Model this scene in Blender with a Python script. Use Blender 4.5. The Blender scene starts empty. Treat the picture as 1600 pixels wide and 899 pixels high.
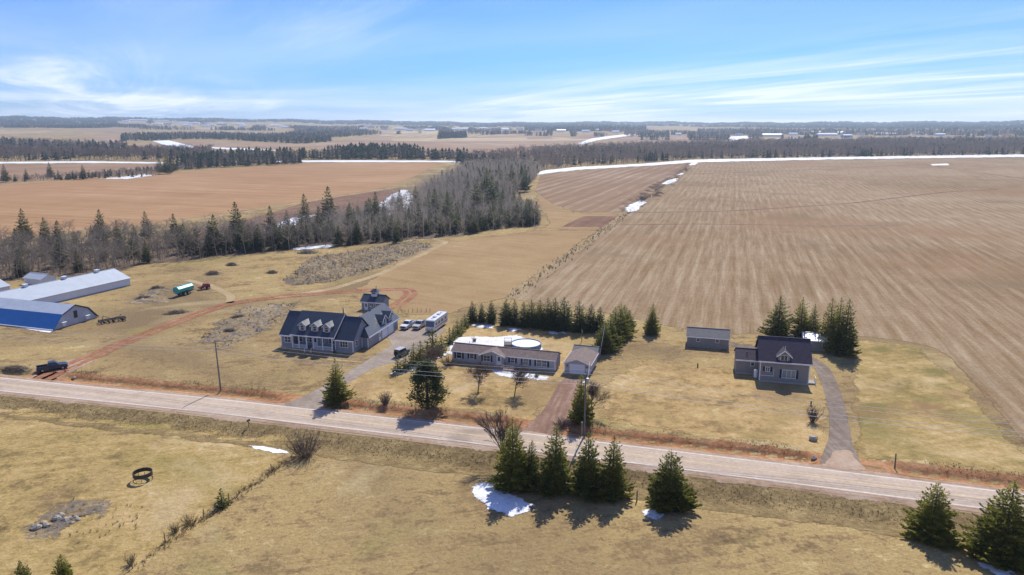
import bpy, math, random
import numpy as np
from mathutils import Vector, Matrix

# ------------------------------------------------------------------ camera, sky, sun, exposure
sc = bpy.context.scene
C = sc.collection
CAM_H, FOC, PITCH = 52.0, 1130.0 / 1600.0, math.radians(12.9)
cam_d = bpy.data.cameras.new('camera')
cam_d.sensor_fit = 'HORIZONTAL'; cam_d.sensor_width = 36.0; cam_d.lens = 36.0 * FOC
cam_d.clip_start = 1.0; cam_d.clip_end = 40000.0
cam = bpy.data.objects.new('camera', cam_d); C.objects.link(cam)
cam.location = (0, 0, CAM_H); cam.rotation_euler = (math.pi / 2 - PITCH, 0, 0)
sc.camera = cam

SUN_AZ, SUN_EL = math.radians(17), math.radians(46)       # ahead and to the right, clockwise from +Y
world = bpy.data.worlds.new('World'); sc.world = world; world.use_nodes = True
wn, wl = world.node_tree.nodes, world.node_tree.links
wn.clear()
w_out = wn.new('ShaderNodeOutputWorld'); w_bg = wn.new('ShaderNodeBackground'); w_bg.inputs[1].default_value = 0.086
sky = wn.new('ShaderNodeTexSky'); sky.sky_type = 'NISHITA'; sky.sun_disc = False
sky.sun_elevation = SUN_EL; sky.sun_rotation = SUN_AZ
sky.air_density = 1.0; sky.dust_density = 0.3; sky.ozone_density = 2.0; sky.altitude = 50
hsv = wn.new('ShaderNodeHueSaturation'); hsv.inputs['Saturation'].default_value = 1.1; hsv.inputs['Value'].default_value = 1.0
wl.new(sky.outputs[0], hsv.inputs['Color'])
tint = wn.new('ShaderNodeMixRGB'); tint.blend_type = 'MULTIPLY'; tint.inputs[0].default_value = 1.0; tint.inputs[2].default_value = (.25, .49, 1.09, 1)
wl.new(hsv.outputs[0], tint.inputs[1])
# thin cirrus: streaky noise on a flat cloud layer (direction projected up on to it)
tc = wn.new('ShaderNodeTexCoord'); sx = wn.new('ShaderNodeSeparateXYZ'); wl.new(tc.outputs['Generated'], sx.inputs[0])
def wmath(op, a, b=None):
    n = wn.new('ShaderNodeMath'); n.operation = op
    for i, v in enumerate((a, b)):
        if v is None: continue
        if isinstance(v, (int, float)): n.inputs[i].default_value = v
        else: wl.new(v, n.inputs[i])
    return n.outputs[0]
zz = wmath('ADD', wmath('MAXIMUM', sx.outputs[2], 0.0), 0.035)
cxy = wn.new('ShaderNodeCombineXYZ')
wl.new(wmath('DIVIDE', sx.outputs[0], zz), cxy.inputs[0]); wl.new(wmath('DIVIDE', sx.outputs[1], zz), cxy.inputs[1])
def wnoise(rot, scale, loc, detail, rough, dist):
    mr = wn.new('ShaderNodeMapping'); mr.inputs['Rotation'].default_value = (0, 0, rot); wl.new(cxy.outputs[0], mr.inputs[0])
    mp = wn.new('ShaderNodeMapping'); mp.inputs['Scale'].default_value = scale; mp.inputs['Location'].default_value = loc
    wl.new(mr.outputs[0], mp.inputs[0])
    n = wn.new('ShaderNodeTexNoise'); n.inputs['Scale'].default_value = 1.0; n.inputs['Detail'].default_value = detail
    n.inputs['Roughness'].default_value = rough; n.inputs['Distortion'].default_value = dist
    wl.new(mp.outputs[0], n.inputs['Vector']); return n.outputs[0]
def wramp(v, a, b):
    n = wn.new('ShaderNodeMapRange'); n.interpolation_type = 'SMOOTHSTEP'
    n.inputs[1].default_value = a; n.inputs[2].default_value = b; wl.new(v, n.inputs[0]); return n.outputs[0]
streak = wramp(wnoise(-2.05, (0.12, 0.55, 1), (16.7, 14.0, 0), 8, 0.62, 1.3), 0.36, 0.80)
big = wramp(wnoise(-2.05, (0.06, 0.16, 1), (9.35, 3.2, 0), 3, 0.5, 0.3), 0.36, 0.62)
veil = wramp(wnoise(0.0, (0.10, 0.10, 1), (8.2, -6.3, 0), 5, 0.55, 0.6), 0.28, 0.72)
veil = wmath('MULTIPLY', wmath('DIVIDE', wmath('ADD', wmath('MULTIPLY', veil, 0.9), 0.12), wmath('ADD', wmath('MULTIPLY', wmath('MAXIMUM', sx.outputs[2], 0.0), 22.0), 0.8)), 0.85)
cover = wmath('MINIMUM', wmath('ADD', wmath('MULTIPLY', wmath('MULTIPLY', streak, big), 1.0), veil), 0.93)
cmix = wn.new('ShaderNodeMixRGB'); cmix.inputs[2].default_value = (7.3, 7.9, 8.8, 1)
wl.new(cover, cmix.inputs[0]); wl.new(tint.outputs[0], cmix.inputs[1])
wl.new(cmix.outputs[0], w_bg.inputs[0]); wl.new(w_bg.outputs[0], w_out.inputs[0])

sun_d = bpy.data.lights.new('sun', 'SUN'); sun_d.energy = 3.6; sun_d.angle = math.radians(0.5); sun_d.color = (1.0, 0.945, 0.86)
sun = bpy.data.objects.new('sun', sun_d); C.objects.link(sun)
to_sun = Vector((math.sin(SUN_AZ) * math.cos(SUN_EL), math.cos(SUN_AZ) * math.cos(SUN_EL), math.sin(SUN_EL)))
sun.rotation_euler = to_sun.to_track_quat('Z', 'Y').to_euler(); sun.location = (60, 140, 120)
sc.view_settings.view_transform = 'Standard'; sc.view_settings.look = 'None'
sc.view_settings.exposure = 0.68; sc.view_settings.gamma = 1.0
sc.render.engine = 'CYCLES'
sc.cycles.use_denoising = True; sc.cycles.max_bounces = 6; sc.cycles.transparent_max_bounces = 12
sc.cycles.volume_bounces = 0; sc.cycles.sample_clamp_indirect = 6

# ------------------------------------------------------------------ the lie of the land
RX = np.array([-420., -260, -170, -104.1, -58, -27.3, -3.3, 17.6, 42.6, 66.2, 110, 260])
RY = np.array([214., 176.0, 154.6, 139.0, 128.1, 119.9, 113.6, 107.6, 100.4, 93.3, 80.2, 35.5])
CULVERT = [(-97.5, 3.4), (-39.5, 4.4), (5.5, 4.0), (53.5, 4.6)]      # x along the road where a drive crosses the far ditch
def smooth(a, b, x):
    t = np.clip((x - a) / (b - a), 0, 1); return t * t * (3 - 2 * t)
def road_d(x, y):
    return (y - np.interp(x, RX, RY)) * 0.964
NEAR = np.array([[0, -.06], [3.3, -.06], [3.7, 0], [4.6, -.10], [6.5, -.40], [8.6, -.8], [9.8, -.82], [12.5, -.35], [15, -.05], [18, 0], [1e5, 0]])
FAR = np.array([[0, -.06], [3.3, -.06], [3.7, 0], [4.4, -.05], [5.3, -.35], [6.2, -.75], [7.0, -.78], [7.9, -.15], [9.2, .22], [13, .12], [19, 0], [1e5, 0]])
def gz(x, y):
    x = np.asarray(x, float); y = np.asarray(y, float)
    d = road_d(x, y)
    n = np.interp(-d, NEAR[:, 0], NEAR[:, 1]); f = np.interp(d, FAR[:, 0], FAR[:, 1])
    k = np.ones_like(d)
    for cx, hw in CULVERT:
        k = k * smooth(hw, hw + 2.5, np.abs(x + (d - 6) * 0.25 - cx))
    f = np.where(d > 3.7, f * k, f)
    z = np.where(d < 0, n, f)
    R = np.hypot(x, y); az = np.degrees(np.arctan2(x, np.maximum(y, 1)))
    top = np.interp(az, [-50, -36, -28, -18, -9, -4, 2, 8, 16, 22, 30, 38, 50], [88, 84, 78, 67, 50, 37, 39, 42, 38, 38, 44, 47, 48])
    top = top + 4 * np.sin(az * 1.1 + 1) + 2 * np.sin(az * 3.7)
    s = np.clip((R - 1500) / 5600, 0, 1)
    roll = 2.6 * np.sin(x / 330. + 1.3) * np.sin(y / 410. + .4) * smooth(1500, 2300, R)
    return z + top * s ** 1.55 + roll
def spot(px, py):                                  # where the photograph's sight line meets the land
    u = (px - 800) / 1130; v = (449.5 - py) / 1130
    d = np.array([u, math.cos(PITCH) + v * math.sin(PITCH), -math.sin(PITCH) + v * math.cos(PITCH)])
    t0, t = 20.0, 20.0
    while t < 8800:
        p = d * t
        if CAM_H + p[2] <= gz(p[0], p[1]): break
        t0 = t; t *= 1.06
    a, b = t0, t
    for _ in range(24):
        m = (a + b) / 2; p = d * m
        if CAM_H + p[2] <= gz(p[0], p[1]): b = m
        else: a = m
    return Vector((d[0] * b, d[1] * b, float(gz(d[0] * b, d[1] * b))))
def height_to(py, base):                           # how tall something on 'base' is whose top shows at row py
    v = (449.5 - py) / 1130
    dy = math.cos(PITCH) + v * math.sin(PITCH); dz = -math.sin(PITCH) + v * math.cos(PITCH)
    return CAM_H + dz / dy * base.y - base.z

# ------------------------------------------------------------------ materials
MATS = {}
def nodes_of(name):
    m = bpy.data.materials.new(name); m.use_nodes = True
    n, l = m.node_tree.nodes, m.node_tree.links
    return m, n, l, n['Principled BSDF'], n['Material Output']
def sset(b, **kw):
    for k, v in kw.items():
        b.inputs[k].default_value = v
def mat(name, col, rough=.75, var=.12, scale=2.0, metallic=0., spec=.35, bump=0., lines=None, trans=0.):
    m, n, l, b, out = nodes_of(name)
    tcn = n.new('ShaderNodeTexCoord')
    no = n.new('ShaderNodeTexNoise'); no.inputs['Scale'].default_value = scale; no.inputs['Detail'].default_value = 6
    l.new(tcn.outputs['Object'], no.inputs['Vector'])
    r = n.new('ShaderNodeValToRGB'); e = r.color_ramp.elements
    e[0].position = .3; e[1].position = .72
    e[0].color = tuple(c * (1 - var) for c in col) + (1,); e[1].color = tuple(min(1, c * (1 + var)) for c in col) + (1,)
    l.new(no.outputs[0], r.inputs[0]); l.new(r.outputs[0], b.inputs['Base Color'])
    sset(b, Roughness=rough, Metallic=metallic); b.inputs['Specular IOR Level'].default_value = spec
    h = None
    if lines:                                      # ribs or clapboards: (axis, period)
        sp = n.new('ShaderNodeSeparateXYZ'); l.new(tcn.outputs['Object'], sp.inputs[0])
        a = n.new('ShaderNodeMath'); a.operation = 'MULTIPLY'; a.inputs[1].default_value = 1 / lines[1]; l.new(sp.outputs['XYZ'.index(lines[0])], a.inputs[0])
        fr = n.new('ShaderNodeMath'); fr.operation = 'FRACT'; l.new(a.outputs[0], fr.inputs[0]); h = fr.outputs[0]
    elif bump: h = no.outputs[0]
    if h is not None:
        bp = n.new('ShaderNodeBump'); bp.inputs['Strength'].default_value = bump or .5; bp.inputs['Distance'].default_value = .03
        l.new(h, bp.inputs['Height']); l.new(bp.outputs[0], b.inputs['Normal'])
    if trans:
        t = n.new('ShaderNodeBsdfTranslucent'); mx = n.new('ShaderNodeMixShader'); mx.inputs[0].default_value = trans
        l.new(r.outputs[0], t.inputs[0]); l.new(b.outputs[0], mx.inputs[1]); l.new(t.outputs[0], mx.inputs[2]); l.new(mx.outputs[0], out.inputs[0])
    MATS[name] = m; return m
def leafmat(name, dark, lightc, trans=.35, scale=1.0):
    m, n, l, b, out = nodes_of(name)
    tcn = n.new('ShaderNodeTexCoord'); oi = n.new('ShaderNodeObjectInfo')
    no = n.new('ShaderNodeTexNoise'); no.inputs['Scale'].default_value = scale; no.inputs['Detail'].default_value = 4
    l.new(tcn.outputs['Object'], no.inputs['Vector'])
    ge = n.new('ShaderNodeNewGeometry')
    ad = n.new('ShaderNodeMath'); ad.operation = 'MULTIPLY_ADD'; ad.inputs[1].default_value = .30
    l.new(oi.outputs['Random'], ad.inputs[0]); l.new(no.outputs[0], ad.inputs[2])
    ad2 = n.new('ShaderNodeMath'); ad2.operation = 'MULTIPLY_ADD'; ad2.inputs[1].default_value = .35
    l.new(ge.outputs['Random Per Island'], ad2.inputs[0]); l.new(ad.outputs[0], ad2.inputs[2])
    r = n.new('ShaderNodeValToRGB'); e = r.color_ramp.elements; e[0].position = .48; e[1].position = .98
    e[0].color = (*dark, 1); e[1].color = (*lightc, 1); l.new(ad2.outputs[0], r.inputs[0])
    l.new(r.outputs[0], b.inputs['Base Color']); sset(b, Roughness=.6); b.inputs['Specular IOR Level'].default_value = .25 if 'far' not in name and 'twig' not in name else 0.
    t = n.new('ShaderNodeBsdfTranslucent'); mx = n.new('ShaderNodeMixShader'); mx.inputs[0].default_value = trans
    l.new(r.outputs[0], t.inputs[0]); l.new(b.outputs[0], mx.inputs[1]); l.new(t.outputs[0], mx.inputs[2]); l.new(mx.outputs[0], out.inputs[0])
    MATS[name] = m; return m
def landmat(name, ramp, scales=((.014, .45), (.11, .35), (.9, .25)), streak=None, fade=None, rough=.95, fine=.0, bump=0., second=None, wave=None, gain=1.7):
    """earth, grass, snow: noise in world metres; streak=(degrees, across, along, weight); fade=(soft, noise scale, noise amount)"""
    m, n, l, b, out = nodes_of(name)
    ge = n.new('ShaderNodeNewGeometry')
    def mth(op, a, bb=None, c=None):
        k = n.new('ShaderNodeMath'); k.operation = op
        for i, v in enumerate((a, bb, c)):
            if v is None: continue
            if isinstance(v, (int, float)): k.inputs[i].default_value = v
            else: l.new(v, k.inputs[i])
        return k.outputs[0]
    def noise(vec, s, det=5, dist=0., ro=.55):
        k = n.new('ShaderNodeTexNoise'); k.inputs['Scale'].default_value = s; k.inputs['Detail'].default_value = det
        k.inputs['Distortion'].default_value = dist; k.inputs['Roughness'].default_value = ro; l.new(vec, k.inputs['Vector']); return k.outputs[0]
    pos = ge.outputs['Position']
    tot, wsum = None, 0
    for s, w in scales:
        x = mth('MULTIPLY', noise(pos, s, 6, .4, .6), w); tot = x if tot is None else mth('ADD', tot, x); wsum += w
    if streak:
        deg, ac, al, w = streak
        mp = n.new('ShaderNodeMapping'); mp.inputs['Rotation'].default_value = (0, 0, math.radians(deg)); l.new(pos, mp.inputs[0])
        ms = n.new('ShaderNodeMapping'); ms.inputs['Scale'].default_value = (1 / ac, 1 / al, .02); l.new(mp.outputs[0], ms.inputs[0])
        x = mth('MULTIPLY', noise(ms.outputs[0], 1, 4, .25, .7), w); tot = mth('ADD', tot, x); wsum += w
        if wave:
            per, ww = wave
            sp = n.new('ShaderNodeSeparateXYZ'); l.new(mp.outputs[0], sp.inputs[0])
            wob = mth('MULTIPLY', noise(pos, .02, 3), 5.)
            sn = mth('SINE', mth('ADD', mth('MULTIPLY', sp.outputs[0], 2 * math.pi / per), wob))
            sn = mth('MULTIPLY', mth('MULTIPLY', mth('POWER', mth('MULTIPLY_ADD', sn, .5, .5), 2.), noise(pos, .035, 4)), ww)
            tot = mth('ADD', tot, sn); wsum += ww * .2
    val = mth('MULTIPLY_ADD', mth('SUBTRACT', mth('DIVIDE', tot, wsum), .5), gain, .5)
    r = n.new('ShaderNodeValToRGB'); r.color_ramp.interpolation = 'LINEAR'; els = r.color_ramp.elements
    while len(els) < len(ramp): els.new(.5)
    for e, (p, c) in zip(els, ramp): e.position = p; e.color = (*c, 1)
    l.new(val, r.inputs[0]); colr = r.outputs[0]
    if second:                                     # a second colour in patches: (colour, scale, low, high)
      for c2, s2, lo, hi in (second if isinstance(second, list) else [second]):
        mr = n.new('ShaderNodeMapRange'); mr.inputs[1].default_value = lo; mr.inputs[2].default_value = hi; l.new(noise(pos, s2, 5, .6), mr.inputs[0])
        mx = n.new('ShaderNodeMixRGB'); mx.inputs[2].default_value = (*c2, 1); l.new(mr.outputs[0], mx.inputs[0]); l.new(colr, mx.inputs[1]); colr = mx.outputs[0]
    if fine:
        f = mth('MULTIPLY_ADD', noise(pos, 1.6, 8, 0, .8), fine * 3, 1 - fine * 1.5)
        mx = n.new('ShaderNodeMixRGB'); mx.blend_type = 'MULTIPLY'; mx.inputs[0].default_value = 1
        cc = n.new('ShaderNodeCombineXYZ')
        for i in range(3): l.new(f, cc.inputs[i])
        l.new(colr, mx.inputs[1]); l.new(cc.outputs[0], mx.inputs[2]); colr = mx.outputs[0]
    l.new(colr, b.inputs['Base Color']); sset(b, Roughness=rough); b.inputs['Specular IOR Level'].default_value = .05
    if bump:
        bp = n.new('ShaderNodeBump'); bp.inputs['Strength'].default_value = bump; bp.inputs['Distance'].default_value = .25
        l.new(noise(pos, 1.3, 5, 0, .7), bp.inputs['Height']); l.new(bp.outputs[0], b.inputs['Normal'])
    if fade:
        soft, s, amt = fade
        at = n.new('ShaderNodeAttribute'); at.attribute_name = 'edge'
        e = mth('ADD', at.outputs['Fac'], mth('MULTIPLY', mth('SUBTRACT', noise(pos, s, 10, .3, .72), .5), amt))
        mr = n.new('ShaderNodeMapRange'); mr.inputs[1].default_value = 0; mr.inputs[2].default_value = soft; l.new(e, mr.inputs[0])
        tr = n.new('ShaderNodeBsdfTransparent'); mx = n.new('ShaderNodeMixShader')
        l.new(mr.outputs[0], mx.inputs[0]); l.new(tr.outputs[0], mx.inputs[1]); l.new(b.outputs[0], mx.inputs[2]); l.new(mx.outputs[0], out.inputs[0])
    MATS[name] = m; return m

STRAW, TAN, OLIVE, PALE, BROWN = (.36, .255, .115), (.30, .205, .10), (.205, .175, .065), (.44, .345, .20), (.205, .135, .072)
DRY = [((0.198, 0.139, 0.072), .017, .47, .66), ((0.447, 0.363, 0.190), .031, .58, .74), ((0.250, 0.208, 0.079), .048, .57, .74)]
landmat('grass', [(.10, (0.125, 0.085, 0.042)), (.32, (0.208, 0.144, 0.069)), (.43, (0.296, 0.208, 0.093)), (.52, (0.369, 0.267, 0.114)), (.60, (0.312, 0.224, 0.097)), (.70, (0.406, 0.304, 0.137)), (.88, (0.489, 0.400, 0.211))], fine=.5, bump=.8, gain=3.4,
        second=DRY, streak=(-15, 40, 1.6, .22), scales=((.03, .26), (.12, .34), (.5, .34), (1.9, .22)))
landmat('pasture', [(.10, (0.138, 0.096, 0.044)), (.32, (0.228, 0.163, 0.068)), (.44, (0.313, 0.224, 0.086)), (.54, (0.366, 0.260, 0.104)), (.66, (0.408, 0.290, 0.127)), (.88, (0.499, 0.382, 0.211))], fine=.5, bump=.8, gain=3.4, fade=(.6, .06, 24.),
        second=[((0.228, 0.194, 0.055), .026, .53, .72), ((0.212, 0.142, 0.076), .05, .54, .72), ((0.456, 0.347, 0.190), .036, .6, .76)], streak=(-15, 40, 1.6, .2), scales=((.035, .26), (.13, .34), (.5, .34), (1.9, .22)))
landmat('lawn', [(.10, (0.169, 0.112, 0.051)), (.34, (0.270, 0.183, 0.079)), (.46, (0.366, 0.250, 0.104)), (.60, (0.419, 0.290, 0.127)), (.85, (0.509, 0.392, 0.211))], fine=.4, bump=.6, gain=3.1, fade=(.5, .07, 18.),
        second=[((0.265, 0.199, 0.079), .035, .50, .70), ((0.234, 0.153, 0.079), .06, .56, .74), ((0.477, 0.367, 0.201), .05, .58, .74)], scales=((.04, .26), (.15, .36), (.6, .34), (1.9, .18)))
landmat('lawn_green', [(.10, (0.159, 0.107, 0.051)), (.34, (0.249, 0.178, 0.069)), (.48, (0.323, 0.234, 0.089)), (.62, (0.388, 0.274, 0.114)), (.85, (0.499, 0.382, 0.201))], fine=.4, bump=.6, gain=3.1, fade=(.5, .07, 10.),
        second=[((0.196, 0.162, 0.055), .06, .47, .60), ((0.255, 0.162, 0.075), .10, .55, .68), ((0.446, 0.334, 0.163), .09, .56, .70)], streak=(-15, 30, 1.5, .25), scales=((.04, .26), (.15, .36), (.6, .34), (1.9, .18)))
FADE_F = (.35, .09, 4.0)
landmat('field_stubble', [(.22, (0.133, 0.080, 0.038)), (.40, (0.214, 0.140, 0.069)), (.52, (0.271, 0.190, 0.108)), (.64, (0.332, 0.252, 0.152)), (.82, (0.437, 0.370, 0.240))], streak=(16.8, 1.7, 38, .6), wave=(4.9, .13),
        scales=((.006, .4), (.05, .2), (.6, .22)), gain=1.6, fade=FADE_F, second=[((0.252, 0.148, 0.073), .0085, .52, .76), ((0.190, 0.135, 0.072), .02, .55, .75)], fine=.5, bump=.5)
landmat('field_rows', [(.28, (.15, .085, .048)), (.42, (.215, .132, .074)), (.55, (.26, .172, .10)), (.72, (.37, .29, .20))], streak=(20, 3.2, 220, .5), wave=(11., .22),
        scales=((.008, .35), (.06, .2), (.6, .15)), gain=1.35, fade=FADE_F)
landmat('field_bare', [(.25, (0.220, 0.110, 0.046)), (.42, (0.305, 0.175, 0.083)), (.55, (0.350, 0.211, 0.106)), (.75, (0.460, 0.307, 0.175))], streak=(-72, 5, 260, .6),
        scales=((.006, .4), (.04, .25), (.5, .15)), fade=FADE_F)
landmat('field_dark', [(.3, (.13, .07, .045)), (.5, (.20, .115, .07)), (.7, (.29, .20, .13))], streak=(20, 3., 150, .5), scales=((.02, .4), (.2, .2)), fade=FADE_F)
landmat('field_hay', [(.28, (.22, .14, .066)), (.45, (.295, .195, .092)), (.58, (.335, .232, .112)), (.75, (.42, .32, .17))], streak=(-60, 4, 120, .35), scales=((.012, .5), (.09, .3), (.8, .25)), fade=(0.96, .05, 12.), fine=.2)
landmat('field_far', [(.30, (.20, .12, .07)), (.5, (.29, .19, .115)), (.7, (.40, .30, .19))], streak=(30, 30, 400, .3), scales=((.0018, .5), (.012, .3)), fade=(1.92, .01, 20.))
landmat('field_far_straw', [(.30, (.30, .22, .12)), (.5, (.40, .31, .17)), (.7, (.47, .38, .24))], scales=((.003, .5), (.02, .3)), fade=(1.92, .01, 20.))
landmat('asphalt', [(.2, (.35, .27, .195)), (.5, (.44, .35, .262)), (.8, (.52, .43, .335))], streak=(-75, .8, 70, .6), scales=((.05, .3), (.4, .25), (1.6, .2)), rough=.85, fine=.22, gain=2.3, second=((.27, .215, .165), .06, .58, .72))
landmat('drive_paved', [(.30, (.22, .175, .135)), (.5, (.285, .232, .182)), (.7, (.36, .30, .24))], scales=((.1, .5), (.9, .3)), fade=(0.08, 1.2, .8), fine=.12)
landmat('drive_gravel', [(.30, (.13, .098, .074)), (.5, (.20, .158, .122)), (.7, (.29, .24, .19))], scales=((.12, .5), (.9, .3)), streak=(0, .7, 12, .4), fade=(0.08, 1.2, .9), fine=.2)
landmat('drive_red', [(.30, (.16, .095, .065)), (.5, (.235, .145, .10)), (.7, (.34, .24, .18))], streak=(14, .6, 14, .6), scales=((.15, .4), (1., .3)), fade=(0.10, 1., 1.2), fine=.2)
landmat('red_soil', [(.30, (.22, .10, .045)), (.5, (.36, .18, .082)), (.7, (.46, .27, .14))], scales=((.12, .5), (.9, .4)), second=((.22, .145, .075), .25, .56, .70), fade=(.3, .22, 4.2), fine=.3, bump=.8)
landmat('track_red', [(.30, (.20, .085, .045)), (.5, (.29, .135, .075)), (.7, (.37, .20, .12))], scales=((.12, .5), (.9, .4)), fade=(0.08, .6, 1.1), fine=.25)
landmat('track_straw', [(.30, (.30, .215, .11)), (.5, (.36, .265, .14)), (.7, (.43, .34, .20))], scales=((.12, .5), (.9, .4)), fade=(0.13, .5, 1.6), fine=.15)
landmat('verge', [(.20, (.10, .072, .036)), (.40, (.175, .125, .058)), (.55, (.245, .178, .08)), (.75, (.37, .275, .13))], scales=((.05, .3), (.3, .4), (1.4, .4)), fade=(.5, .10, 11.), fine=.5, bump=1.2)
landmat('shoulder', [(.30, (.28, .19, .12)), (.5, (.36, .255, .175)), (.7, (.42, .32, .23))], scales=((.12, .5), (.9, .4)), fade=(0.08, .8, 1.3), fine=.2)
landmat('rough_ground', [(.25, (.14, .10, .058)), (.42, (.23, .17, .095)), (.56, (.32, .245, .14)), (.75, (.47, .39, .26))], scales=((.06, .3), (.3, .4), (1.3, .4)), gain=2.2, second=((.15, .13, .105), .3, .47, .62), fade=(.6, .10, 26.), fine=.35, bump=1.)
landmat('rough_ground_thin', [(.25, (.20, .14, .075)), (.45, (.27, .19, .10)), (.6, (.33, .25, .135)), (.78, (.43, .35, .21))], scales=((.08, .3), (.4, .4), (1.5, .3)), gain=2., fade=(.3, .2, 4.))
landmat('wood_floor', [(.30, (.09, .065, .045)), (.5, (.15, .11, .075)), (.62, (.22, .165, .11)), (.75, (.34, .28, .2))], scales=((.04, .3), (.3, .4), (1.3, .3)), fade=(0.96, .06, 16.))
landmat('snow', [(.15, (.50, .45, .38)), (.36, (.62, .61, .59)), (.55, (.72, .735, .75)), (.8, (.78, .78, .78))], scales=((.25, .4), (1.1, .35), (3., .25)), gain=2.4, fade=(.25, .5, 4.6), rough=.6, bump=.6)
landmat('snow_far', [(.15, (.55, .50, .43)), (.36, (.66, .66, .65)), (.55, (.75, .77, .79))], scales=((.03, .4), (.15, .35), (.6, .25)), gain=2.2, fade=(.8, .06, 12.), rough=.6)
landmat('old_snow', [(.3, (.60, .56, .50)), (.6, (.78, .76, .73))], scales=((.3, .5), (1.5, .3)), fade=(0.08, .5, 2.2), rough=.7)

leafmat('spruce', (.066, .09, .018), (.30, .29, .042), .6)
leafmat('spruce_hedge', (.042, .07, .02), (.16, .185, .042), .55)
leafmat('spruce_young', (.05, .07, .016), (.25, .25, .045), .5)
leafmat('pine', (.036, .054, .018), (.15, .165, .042), .48)
leafmat('spruce_wood', (.045, .065, .02), (.15, .165, .045), .5, .2)
leafmat('spruce_far', (.018, .030, .018), (.04, .055, .03), .2, .02)
mat('bark', (.10, .078, .06), .9, .25, 3, bump=.4)
mat('bark_pale', (.23, .19, .16), .9, .25, 3)
leafmat('twigs', (.13, .108, .085), (.44, .375, .295), .25, .10)
leafmat('twigs_yard', (.11, .08, .065), (.20, .155, .125), .1, .3)
leafmat('twigs_far', (.10, .078, .062), (.25, .20, .16), .2, .02)
leafmat('dry_weeds', (.14, .10, .055), (.36, .28, .15), .3, .2)
leafmat('grass_blade', (.26, .185, .09), (.47, .37, .19), .3, .2)
leafmat('bank_weed', (.13, .09, .045), (.30, .225, .115), .3, .2)
leafmat('brush', (.10, .08, .06), (.30, .24, .17), .25, .25)

# ------------------------------------------------------------------ mesh helpers
class MB:
    def __init__(s, frame=None): s.v = []; s.f = []; s.fr = frame
    def add(s, vs, fs):
        n = len(s.v)
        if s.fr:
            O, T, N = s.fr
            vs = [(O[0] + T[0] * a + N[0] * b, O[1] + T[1] * a + N[1] * b, O[2] + c) for a, b, c in vs]
        s.v += [tuple(v) for v in vs]; s.f += [tuple(i + n for i in f) for f in fs]; return s
    def box(s, x0, x1, y0, y1, z0, z1):
        return s.add([(x0, y0, z0), (x1, y0, z0), (x1, y1, z0), (x0, y1, z0), (x0, y0, z1), (x1, y0, z1), (x1, y1, z1), (x0, y1, z1)],
                     [(0, 3, 2, 1), (4, 5, 6, 7), (0, 1, 5, 4), (1, 2, 6, 5), (2, 3, 7, 6), (3, 0, 4, 7)])
    def prism(s, poly, ax, a, b):
        mk = {'x': lambda p, t: (t, p[0], p[1]), 'y': lambda p, t: (p[0], t, p[1]), 'z': lambda p, t: (p[0], p[1], t)}[ax]
        n = len(poly); vs = [mk(p, a) for p in poly] + [mk(p, b) for p in poly]
        return s.add(vs, [tuple(range(n))[::-1], tuple(range(n, 2 * n))] + [(i, (i + 1) % n, (i + 1) % n + n, i + n) for i in range(n)])
    def tube(s, p, q, r0, r1=None, n=6):
        r1 = r0 if r1 is None else r1
        p, q = Vector(p), Vector(q); d = (q - p).normalized()
        a = d.orthogonal().normalized(); b = d.cross(a)
        vs = [p + (a * math.cos(2 * math.pi * i / n) + b * math.sin(2 * math.pi * i / n)) * r0 for i in range(n)]
        vs += [q + (a * math.cos(2 * math.pi * i / n) + b * math.sin(2 * math.pi * i / n)) * r1 for i in range(n)]
        return s.add([tuple(v) for v in vs], [tuple(range(n))[::-1], tuple(range(n, 2 * n))] + [(i, (i + 1) % n, (i + 1) % n + n, i + n) for i in range(n)])
    def path(s, pts, r, n=4):
        for a, b in zip(pts[:-1], pts[1:]): s.tube(a, b, r, r, n)
        return s
    def build(s, name, m, parent=None, smooth_=False):
        me = bpy.data.meshes.new(name); me.from_pydata(s.v, [], s.f); me.validate()
        import bmesh
        bm = bmesh.new(); bm.from_mesh(me); bmesh.ops.recalc_face_normals(bm, faces=bm.faces); bm.to_mesh(me); bm.free()
        if smooth_: me.polygons.foreach_set('use_smooth', [True] * len(me.polygons))
        me.materials.append(MATS[m]); o = bpy.data.objects.new(name, me); C.objects.link(o); o.parent = parent
        return o
def tag(o, label, cat, group=None, kind=None):
    o['label'] = label
    if cat: o['category'] = cat
    if group: o['group'] = group
    if kind: o['kind'] = kind
    return o
def thing(name, label, cat, loc, deg=0., group=None):
    o = bpy.data.objects.new(name, None); C.objects.link(o); o.location = loc; o.rotation_euler = (0, 0, math.radians(deg))
    o.empty_display_size = .3
    return tag(o, label, cat, group)
def npmesh(name, V, F, m, edge=None, smooth_=False):
    """V (n,3), F (m,k) arrays to a mesh"""
    me = bpy.data.meshes.new(name); V = np.asarray(V, np.float32); F = np.asarray(F, np.int32); k = F.shape[1]
    me.vertices.add(len(V)); me.vertices.foreach_set('co', V.ravel())
    me.loops.add(F.size); me.loops.foreach_set('vertex_index', F.ravel())
    me.polygons.add(len(F)); me.polygons.foreach_set('loop_start', np.arange(0, F.size, k, dtype=np.int32))
    if smooth_: me.polygons.foreach_set('use_smooth', np.ones(len(F), bool))
    if edge is not None:
        a = me.attributes.new('edge', 'FLOAT', 'POINT'); a.data.foreach_set('value', np.asarray(edge, np.float32))
    me.update(calc_edges=True); me.materials.append(MATS[m]); return me
def link(name, me, parent=None, loc=None):
    o = bpy.data.objects.new(name, me); C.objects.link(o); o.parent = parent
    if loc is not None: o.location = loc
    return o
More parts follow.
